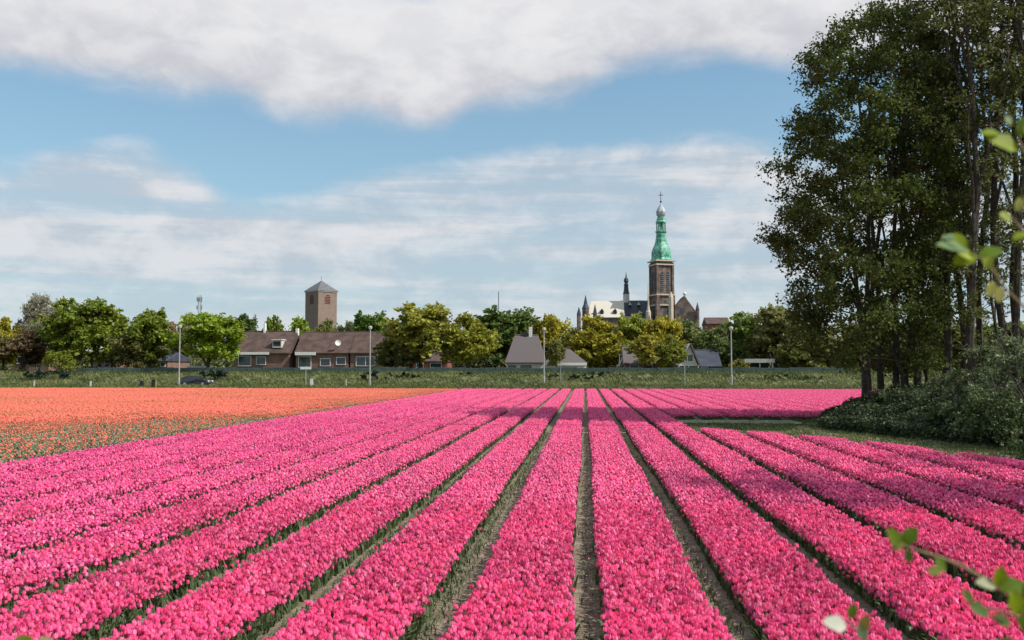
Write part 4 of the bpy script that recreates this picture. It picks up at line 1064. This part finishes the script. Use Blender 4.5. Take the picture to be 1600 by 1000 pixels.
# dark car
def car():
    Y = 120.6; x0, x1 = PX(284, Y), PX(330, Y); L_ = x1-x0; z0 = .40
    t = thing('parked_car', 'dark hatchback on the dike road beside the left street lamp', 'car', ((x0+x1)/2, Y, z0))
    # side profile, nose to the right
    pf = [(0, .35), (.02, .75), (.06, .95), (.13, 1.22), (.20, 1.36), (.42, 1.42), (.55, 1.38), (.70, 1.02), (.74, .96), (.93, .84), (.985, .66), (1.0, .35), (.86, .24), (.12, .24)]
    w = .86; n = len(pf)
    def sec(y, ins):
        out = []
        for u, zz in pf:
            k = ins if zz > .98 else 0
            out.append((x0+u*L_, Y+y*(1-k), z0+zz))
        return out
    V = sec(-w, .0)
    V = [(a, Y-w+(.16 if b-z0 > 1.0 else 0), b) for a, _, b in V]+[(a, Y+w-(.16 if b-z0 > 1.0 else 0), b) for a, _, b in V]
    b = MB().add(V, f4=[(i, (i+1) % n, n+(i+1) % n, n+i) for i in range(n)], fn=[tuple(range(n))[::-1], tuple(range(n, 2*n))]).build('body', M['carp'], t)
    bv = b.modifiers.new('bevel', 'BEVEL'); bv.width = .06; bv.segments = 2
    for s_ in (-1, 1):
        yy = Y+s_*(w-.13)
        for a, c in ((.16, .33), (.345, .50), (.515, .64)):
            q = MB(); top = 1.33
            p = [(x0+a*L_, .98), (x0+c*L_, .98), (x0+(c-.02)*L_, top if c < .6 else 1.16), (x0+(a+.015)*L_, top if a > .2 else 1.25)]
            q.prism([(u, 0, z0+v) for u, v in p], (0, yy-.03, 0), (0, yy+.03, 0)); q.build('side_window', M['glass'], t)
    MB().prism([(x0+.565*L_, 0, z0+1.37), (x0+.70*L_, 0, z0+1.04), (x0+.715*L_, 0, z0+1.05), (x0+.575*L_, 0, z0+1.40)], (0, Y-.62, 0), (0, Y+.62, 0)).build('windscreen', M['glass'], t)
    for u in (.2, .8):
        for s_ in (-1, 1):
            cx = x0+u*L_; cy = Y+s_*(w-.09)
            wh = MB(); an = np.arange(14)*2*math.pi/14
            wh.prism([(cx+.31*math.cos(a), 0, z0+.31+.31*math.sin(a)) for a in an], (0, cy-.1, 0), (0, cy+.1, 0)); wo = wh.build('wheel', M['rubber'], t)
            MB().prism([(cx+.19*math.cos(a), 0, z0+.31+.19*math.sin(a)) for a in an], (0, cy+s_*.09-.02, 0), (0, cy+s_*.09+.03, 0)).build('rim', M['grey'], wo)
    for s_ in (-1, 1):
        MB().box(x1-.34, x1-.04, Y+s_*.62-.18, Y+s_*.62+.2*(1), z0+.60, z0+.76).build('headlight', M['white'], t)
        MB().box(x0-.02, x0+.12, Y+s_*.66-.14, Y+s_*.66+.14, z0+.78, z0+.98).build('tail_light', M['redl'], t)
        MB().box(x0+.60*L_, x0+.63*L_, Y+s_*.95-.09, Y+s_*.95+.09, z0+1.0, z0+1.13).build('mirror', M['carp'], t)
car()

# ------------------------------------------------------------------ the near wood
def place(e, trunk, crown, colr, tm='bark'):
    a = bpy.data.objects.new('trunk', trunk); a.parent = e; COL.objects.link(a)
    b = bpy.data.objects.new('crown', crown); b.parent = e; b.color = (*colr, 1); COL.objects.link(b)

def big_tree():
    r = np.random.default_rng(31)
    Y0 = 45.0; x0 = PX(1378, Y0); gz = float(strip_h(np.array([x0]), np.array([Y0]))[0])
    e = thing('multi_stemmed_tree', 'big dark multi stemmed tree overhanging the field at the left edge of the wood', 'tree', (x0, Y0, gz), 'trees of the near wood', absolute=False)
    # silhouette (photo pixels): left and right limit of the crown for each height
    ys = [14, 40, 80, 120, 180, 230, 280, 330, 385, 410, 450, 500, 550, 590]
    xl = [1385, 1300, 1262, 1248, 1238, 1215, 1196, 1200, 1190, 1200, 1228, 1226, 1240, 1300]
    xr = [1420, 1455, 1485, 1500, 1515, 1520, 1520, 1520, 1515, 1510, 1500, 1490, 1480, 1450]
    cl = []; tries = 0
    while len(cl) < 500 and tries < 20000:
        tries += 1
        py = 22+(575-22)*r.random(); a, b = np.interp(py, ys, xl)+14, np.interp(py, ys, xr)-10
        if py > 400 and r.random() < .12: continue
        px = a+(b-a)*r.random(); u = (px-(a+b)/2)/((b-a)/2)
        dy = math.sqrt(max(0, 1-u*u))*6.3*(2*r.random()-1)*(.55+.45*min(1, (py-10)/120))
        if abs(u) < .6 and abs(dy) < 2.2 and r.random() < .6: continue
        p = P(px, py, Y0+dy)
        cl.append((p.x-x0, p.y-Y0, p.z-gz))
    cl = np.array(cl)
    # keep clumps apart
    keep = []
    for i, c in enumerate(cl):
        if all(np.linalg.norm(c-cl[j]) > .8 for j in keep): keep.append(i)
    cl = cl[keep]; n = len(cl)
    stems = []
    tg = [(1300, 170), (1330, 60), (1378, 30), (1420, 60), (1452, 130), (1285, 300), (1262, 400), (1345, 250), (1470, 260)]
    for i, (px, py) in enumerate(tg):
        dy = [-1.5, .8, -.5, 1.6, -1, -2.5, 1.5, 3, 2][i]
        q = P(px, py, Y0+dy); a = np.array((r.normal(0, .9)+(-.2+.15*i), r.normal(0, .5), -.3)); b = np.array((q.x-x0, q.y-Y0, q.z-gz))
        t = np.linspace(0, 1, 9)[:, None]
        bow = np.array([(b[0]-a[0])*-.22, 0, (b[2]-a[2])*.05])
        p = a+(b-a)*t+bow*np.sin(t*math.pi)+np.cumsum(r.normal(0, .07, (9, 3)), 0)*np.minimum(1, 4*t)
        stems.append((p, np.linspace(.145 if i < 5 else .10, .03, 9)*(1+.35*(np.arange(9) == 0))))
    tb, (V, Fq) = make_tree(r, stems, cl, .70+.5*r.random(n), 300, .115, .25, twigs=5, tk=.045, sides=8)
    place(e, tb.mesh('trunk', M['bark']), mesh_np('crown', V, [Fq], M['leaf']), (.088, .115, .02))
big_tree()

# slender tall trees: three models, then copies
SL = []
def slender(seed, H, nl, lper, spread=2.6, start=.22):
    r = np.random.default_rng(seed)
    stems = [(np.c_[np.cumsum(r.normal(0, .16, 10)), np.cumsum(r.normal(0, .16, 10)), np.linspace(-.3, H, 10)], np.linspace(.19, .03, 10)*(1+.4*(np.arange(10) == 0)))]
    for q in range(5):
        k = 3+q; a = r.random()*6.28; b = stems[0][0][k]; L_ = 4+3*r.random()
        stems.append((curve_pts(b, b+[math.cos(a)*spread*.55, math.sin(a)*spread*.55, L_], r, .1, 6), np.linspace(.08, .02, 6)))
    h = start+(1-start)*r.random(nl)**.62; a = r.random(nl)*6.28; rr_ = spread*np.sqrt(r.random(nl))*np.clip(1.25-np.abs(h-.72)*1.3, .25, 1)
    cx = np.interp(h*H, stems[0][0][:, 2], stems[0][0][:, 0]); cy = np.interp(h*H, stems[0][0][:, 2], stems[0][0][:, 1])
    cl = np.c_[cx+rr_*np.cos(a), cy+rr_*np.sin(a), h*H]
    tb, (V, Fq) = make_tree(r, stems, cl, .62+.45*r.random(nl), lper, .12, .25, twigs=5, tk=.035, sides=7)
    return tb.mesh('trunk', M['bark']), mesh_np('crown', V, [Fq], M['leaf'])
SL = [slender(61, 25, 112, 58, start=.18), slender(62, 23, 98, 56, 2.3, .24), slender(63, 26, 118, 52, 2.9, .2), slender(64, 20, 100, 68, 2.3, .12)]
wood = [  # px of the trunk, Y, model, scale, colour, label
 (1436, 48, 0, .94, (.10,.10,.03), 'slender tree next to the big multi stemmed tree, sparse olive leaves'),
 (1466, 43.5, 1, .98, (.09,.10,.025), 'thin trunk behind the leafy sprig at the right, left one of the close set trunks'),
 (1492, 46.5, 2, .95, (.115,.10,.035), 'tall tree with brownish sparse top reaching the upper edge of the photo'),
 (1512, 41, 3, 1.05, (.09,.10,.025), 'slim straight trunk under the upper leafy sprig'),
 (1530, 49, 0, 1.0, (.12,.105,.04), 'tall forked tree with brown budding twigs at the upper right'),
 (1551, 42.5, 2, .97, (.10,.105,.03), 'straight dark trunk right of the upper leafy sprig'),
 (1574, 46, 1, 1.08, (.105,.10,.03), 'dark trunk second from the right edge of the photo'),
 (1596, 41.5, 0, .95, (.09,.10,.025), 'dark trunk right at the edge of the photo'),
 (1622, 45, 2, 1.0, (.10,.10,.03), 'tree whose twigs reach in from beyond the right edge at the top'),
 (1660, 42, 3, 1.1, (.09,.10,.025), 'tree just beyond the right edge of the photo behind the shrubs'),
 (1450, 45.5, 3, .52, (.075,.095,.025), 'young leafy tree low between the stems beside the big multi stemmed tree'),
 (1505, 44.5, 3, .56, (.08,.10,.025), 'young leafy tree low under the upper leafy sprig'),
 (1562, 48.5, 3, .60, (.085,.10,.03), 'young tree far back between the last trunks at the right'),
 (1482, 49.5, 0, .55, (.075,.09,.025), 'slender young tree behind the left one of the close set trunks'),
 (1410, 50.5, 3, .92, (.075,.085,.02), 'shadowed tree behind the big multi stemmed tree'),
]
for i, (px, Y, k, s_, c, lab) in enumerate(wood):
    x = PX(px, Y); gz = float(strip_h(np.array([x]), np.array([Y]))[0])
    e = thing('slender_tree', lab, 'tree', (x, Y, gz), 'trees of the near wood', absolute=False)
    e.rotation_euler = (0, 0, i*2.4); e.scale = (s_, s_, s_)
    place(e, SL[k][0], SL[k][1], [q*1.35 for q in c])
# trees outside the frame on the right whose shadows lie on the beds
for i, (x, y, k, s_, lab) in enumerate(((24.2, 14.7, 1, .92, 'unseen third tree beyond the right edge, added to deepen the broad shadow on the beds'), (25.6, 13.2, 0, .9, 'unseen fourth tree beyond the right edge, added to thicken the broad shadow on the beds'), (23.0, 13.8, 0, .86, 'nearest tree beyond the right edge, casting the broad shadow on the beds'), (25.0, 15.3, 2, .86, 'second tree beyond the right edge, casting the broad shadow on the beds'), (26.0, 20.8, 3, .92, 'tree beyond the right edge, casting the thin shadow near the grass strip'))):
    e = thing('slender_tree', lab, 'tree', (x, y, 0.4), 'trees beyond the right edge', absolute=False)  # third and fourth trees are added to deepen the broad shadow
    e.rotation_euler = (0, 0, i*1.7); e.scale = (s_, s_, s_); place(e, SL[k][0], SL[k][1], (.09, .10, .025))

# shrubs on the bank
def shrub_mesh(seed, H, Wd, n, lper, ls, droop=True):
    r = np.random.default_rng(seed); stems = []; cl = []
    for i in range(9):
        a = r.random()*6.28; L_ = Wd*.5*(.5+.5*r.random()); t = np.linspace(0, 1, 6)
        p = np.c_[math.cos(a)*L_*t**1.2, math.sin(a)*L_*t**1.2, H*(.75+.3*r.random())*np.sin(t*1.9)]
        stems.append((p, np.linspace(.035, .01, 6)))
    u = r.normal(size=(n, 3)); u /= np.linalg.norm(u, axis=1)[:, None]; u[:, 2] = np.abs(u[:, 2]); q = r.random(n)**.4
    cl = np.c_[u[:, 0]*q*Wd*.45, u[:, 1]*q*Wd*.45, .15+u[:, 2]*q*H*.86]
    tb, (V, Fq) = make_tree(r, stems, cl, .30+.28*r.random(n), lper, ls, .3, twigs=5, tk=.018, flat=.9)
    return tb.mesh('stem', M['bark']), mesh_np('foliage', V, [Fq], M['shrub'])
SH = [shrub_mesh(81, 2.2, 3.2, 48, 95, .085), shrub_mesh(82, 1.6, 3.0, 40, 90, .08), shrub_mesh(83, 2.8, 3.0, 55, 90, .09)]
shr = [(1590, 30.5, 0, 1.0, 'leafy shrub on the bank at the right edge of the photo, nearest the grass strip'),
 (1535, 32.0, 0, .95, 'pale leaved shrub second from the right at the foot of the bank'),
 (1478, 34.4, 1, .9, 'arching shrub at the foot of the bank below the thin trunks'),
 (1425, 37.2, 1, .6, 'low shrub at the foot of the bank right of the multi stemmed tree'),
 (1378, 40.0, 1, .5, 'low dark shrub in front of the multi stemmed tree'),
 (1570, 34.0, 2, 1.05, 'taller shrub behind the one at the right edge'),
 (1510, 37.0, 2, .95, 'tall shrub in the middle of the bank between the trunks'),
 (1455, 40.5, 2, .55, 'dark shrub just right of the multi stemmed tree'),
 (1640, 28.0, 0, 1.1, 'shrub just beyond the right edge of the photo'),
 (1610, 37.5, 2, 1.15, 'tallest shrub by the right edge, behind the others'),
 (1545, 40.5, 2, 1.1, 'shrub far back among the thin trunks')]
for i, (px, Y, k, s_, lab) in enumerate(shr):
    x = PX(px, Y)+.5; gz = float(strip_h(np.array([x]), np.array([Y]))[0])-.1
    e = thing('shrub', lab, 'shrub', (x, Y, gz), 'shrubs on the bank', absolute=False); e.rotation_euler = (0, 0, i*2.1); e.scale = (s_,)*3
    for nm, me in (('stem', SH[k][0]), ('foliage', SH[k][1])):
        o = bpy.data.objects.new(nm, me); o.parent = e; COL.objects.link(o)
# brambles covering the bank
r = np.random.default_rng(91)
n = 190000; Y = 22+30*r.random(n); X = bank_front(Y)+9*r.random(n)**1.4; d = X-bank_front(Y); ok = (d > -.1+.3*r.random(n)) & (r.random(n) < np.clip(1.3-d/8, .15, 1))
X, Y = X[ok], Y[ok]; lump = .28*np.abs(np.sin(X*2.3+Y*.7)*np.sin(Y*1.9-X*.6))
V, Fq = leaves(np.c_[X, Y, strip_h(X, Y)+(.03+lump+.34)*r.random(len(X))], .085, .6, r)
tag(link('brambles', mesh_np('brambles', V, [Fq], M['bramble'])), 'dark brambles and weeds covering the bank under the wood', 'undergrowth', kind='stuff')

# ------------------------------------------------------------------ sprigs close to the camera
def leaf_mesh(seed):
    r = np.random.default_rng(seed); n = 7; V = []; F4 = []
    for i in range(n):
        t = i/(n-1); w = .36*math.sin(math.pi*min(1, t*.92+.06))**.75*(1+.06*r.normal()); zc = -.22*t*t
        V += [(t, -w, zc+.10*w+.02*r.normal()), (t, 0, zc-.04), (t, w, zc+.10*w+.02*r.normal())]
    for i in range(n-1):
        a = 3*i; F4 += [(a, a+1, a+4, a+3), (a+1, a+2, a+5, a+4)]
    return mesh_np('leaf', np.array(V), [np.array(F4)], M['sprig'], smooth=True)
LM = [leaf_mesh(i) for i in range(4)]
def ray_pt(px, py, d):
    v = CR @ Vector(((px-800)/F, (500-py)/F, -1)); return CAM+v*d
def sprig(label, stem_px, d0, lv, name='leafy_branch', root=None):
    """stem_px: photo positions of the stem; lv: (px,py,length px,angle deg,colour)"""
    pts = [ray_pt(a, b, d0+i*.02) for i, (a, b) in enumerate(stem_px)]
    if root is not None: pts = [Vector(root)]+[Vector(root).lerp(pts[0], .5)+Vector((0.05, 0, .15))]+pts
    t = thing(name, label, 'branch', pts[0])
    P_ = np.array(pts); k = len(P_); fine = np.array([[np.interp(s, np.arange(k), P_[:, j]) for j in range(3)] for s in np.linspace(0, k-1, k*4)])
    fine[1:-1] = (fine[:-2]+2*fine[1:-1]+fine[2:])/4
    MB().tube(fine, np.linspace(.006 if root is not None else .004, .0014, len(fine)), 6).build('stem', M['twig'], t, True)
    rr = random.Random(int(stem_px[0][0]))
    for i, (px, py, ln, ang, col, fac) in enumerate(lv):
        o = bpy.data.objects.new('leaf', LM[i % 4]); COL.objects.link(o)
        q = ray_pt(px, py, d0+rr.uniform(-.03, .03)); s_ = ln/F*d0*.84
        # leaf frame: length axis in the picture plane, tipped towards / away from the viewer by fac
        ax = CR @ Vector((math.cos(R(ang)), math.sin(R(ang)), .25)); nz = (CR @ Vector((0, math.sin(R(fac)), math.cos(R(fac))))); nz = (nz-ax*nz.dot(ax)/ax.length_squared).normalized(); ax.normalize(); ay = nz.cross(ax)
        mt = Matrix((ax, ay, nz)).transposed().to_4x4(); mt.translation = q
        o.parent = t; o.matrix_parent_inverse = Matrix.Translation(-t.location)
        o.matrix_basis = mt @ Matrix.Scale(s_, 4); o.color = (*col, 1)
LG = (.22, .30, .008); MG = (.12, .20, .012); DG = (.06, .12, .015); PG = (.30, .38, .22); RG = (.26, .22, .05)
sprig('bright green sprig of rounded leaves at the upper right edge', [(1700, 300), (1640, 262), (1602, 240), (1590, 215)], 1.7,
      [(1590, 232, 62, 155, LG, 35), (1560, 208, 34, 175, LG, 50), (1592, 212, 46, 60, MG, 30), (1580, 195, 20, 120, PG, 20), (1600, 205, 50, 20, LG, 30)])
sprig('yellow green leafy twig in front of the trunks at the right', [(1690, 560), (1640, 512), (1602, 482), (1570, 450), (1550, 420), (1530, 402), (1512, 396)], 1.8,
      [(1512, 392, 60, 160, (.17,.27,.10), 55), (1505, 395, 40, 110, LG, 30), (1525, 398, 46, 195, LG, 40), (1530, 400, 42, 25, MG, 45), (1520, 402, 36, 150, (.4,.45,.04), 30), (1545, 420, 32, 100, (.32,.38,.05), 30), (1552, 440, 30, 250, (.42,.42,.10), 20), (1562, 448, 30, 265, (.45,.42,.12), 30), (1500, 372, 36, 170, (.16,.26,.12), 60)])
sprig('small leaf cluster at the right edge between the two sprigs', [(1680, 420), (1630, 390), (1600, 362), (1582, 340)], 1.8,
      [(1580, 345, 26, 140, (.35,.42,.08), 30), (1590, 330, 26, 80, (.4,.42,.1), 20), (1605, 365, 30, 190, LG, 60), (1570, 330, 20, 250, (.38,.4,.1), 30)])
sprig('trailing twig with yellow green leaves over the beds at the lower right', [(1640, 1010), (1585, 935), (1540, 905), (1490, 878), (1440, 862), (1405, 850), (1385, 832)], 1.6,
      [(1405, 852, 40, 120, MG, 35), (1412, 850, 38, 60, MG, 40), (1418, 858, 26, 275, DG, 25), (1412, 848, 26, 200, RG, 40), (1462, 872, 30, 310, (.12,.2,.02), 30), (1470, 893, 26, 170, MG, 40), (1560, 918, 40, 85, LG, 25), (1565, 920, 44, 20, MG, 40), (1555, 915, 38, 160, (.4,.42,.25), 50)], root=(1.5, 1.2, .4))
sprig('cluster of dark and light leaves in the lower right corner', [(1650, 1060), (1610, 1010), (1595, 965), (1565, 955), (1530, 948), (1510, 940)], 1.5,
      [(1515, 945, 40, 340, DG, 40), (1520, 940, 30, 130, DG, 40), (1550, 965, 36, 350, DG, 40), (1590, 960, 46, 100, LG, 35), (1600, 985, 50, 80, MG, 30), (1600, 935, 40, 60, MG, 40), (1585, 1000, 36, 200, DG, 40)], root=(1.35, 1.0, .3))
sprig('low sprig with a pale upturned leaf at the bottom right', [(1400, 1060), (1372, 1020), (1345, 990), (1325, 970)], 1.6,
      [(1322, 978, 44, 160, (.62,.64,.52), 35), (1328, 966, 28, 75, MG, 30), (1345, 985, 32, 70, (.3,.22,.05), 30), (1352, 1000, 30, 110, (.12,.2,.1), 30)], root=(.95, 1.15, .3))
sprig('leaf tip at the bottom left corner of the photo', [(30, 1080), (45, 1030), (52, 1008)], 1.6,
      [(52, 1008, 34, 150, MG, 30), (55, 1008, 34, 20, (.4,.42,.2), 30)], root=(-1.1, 1.4, .35))

for o in bpy.data.objects:
    if '_abs' in o: del o['_abs']
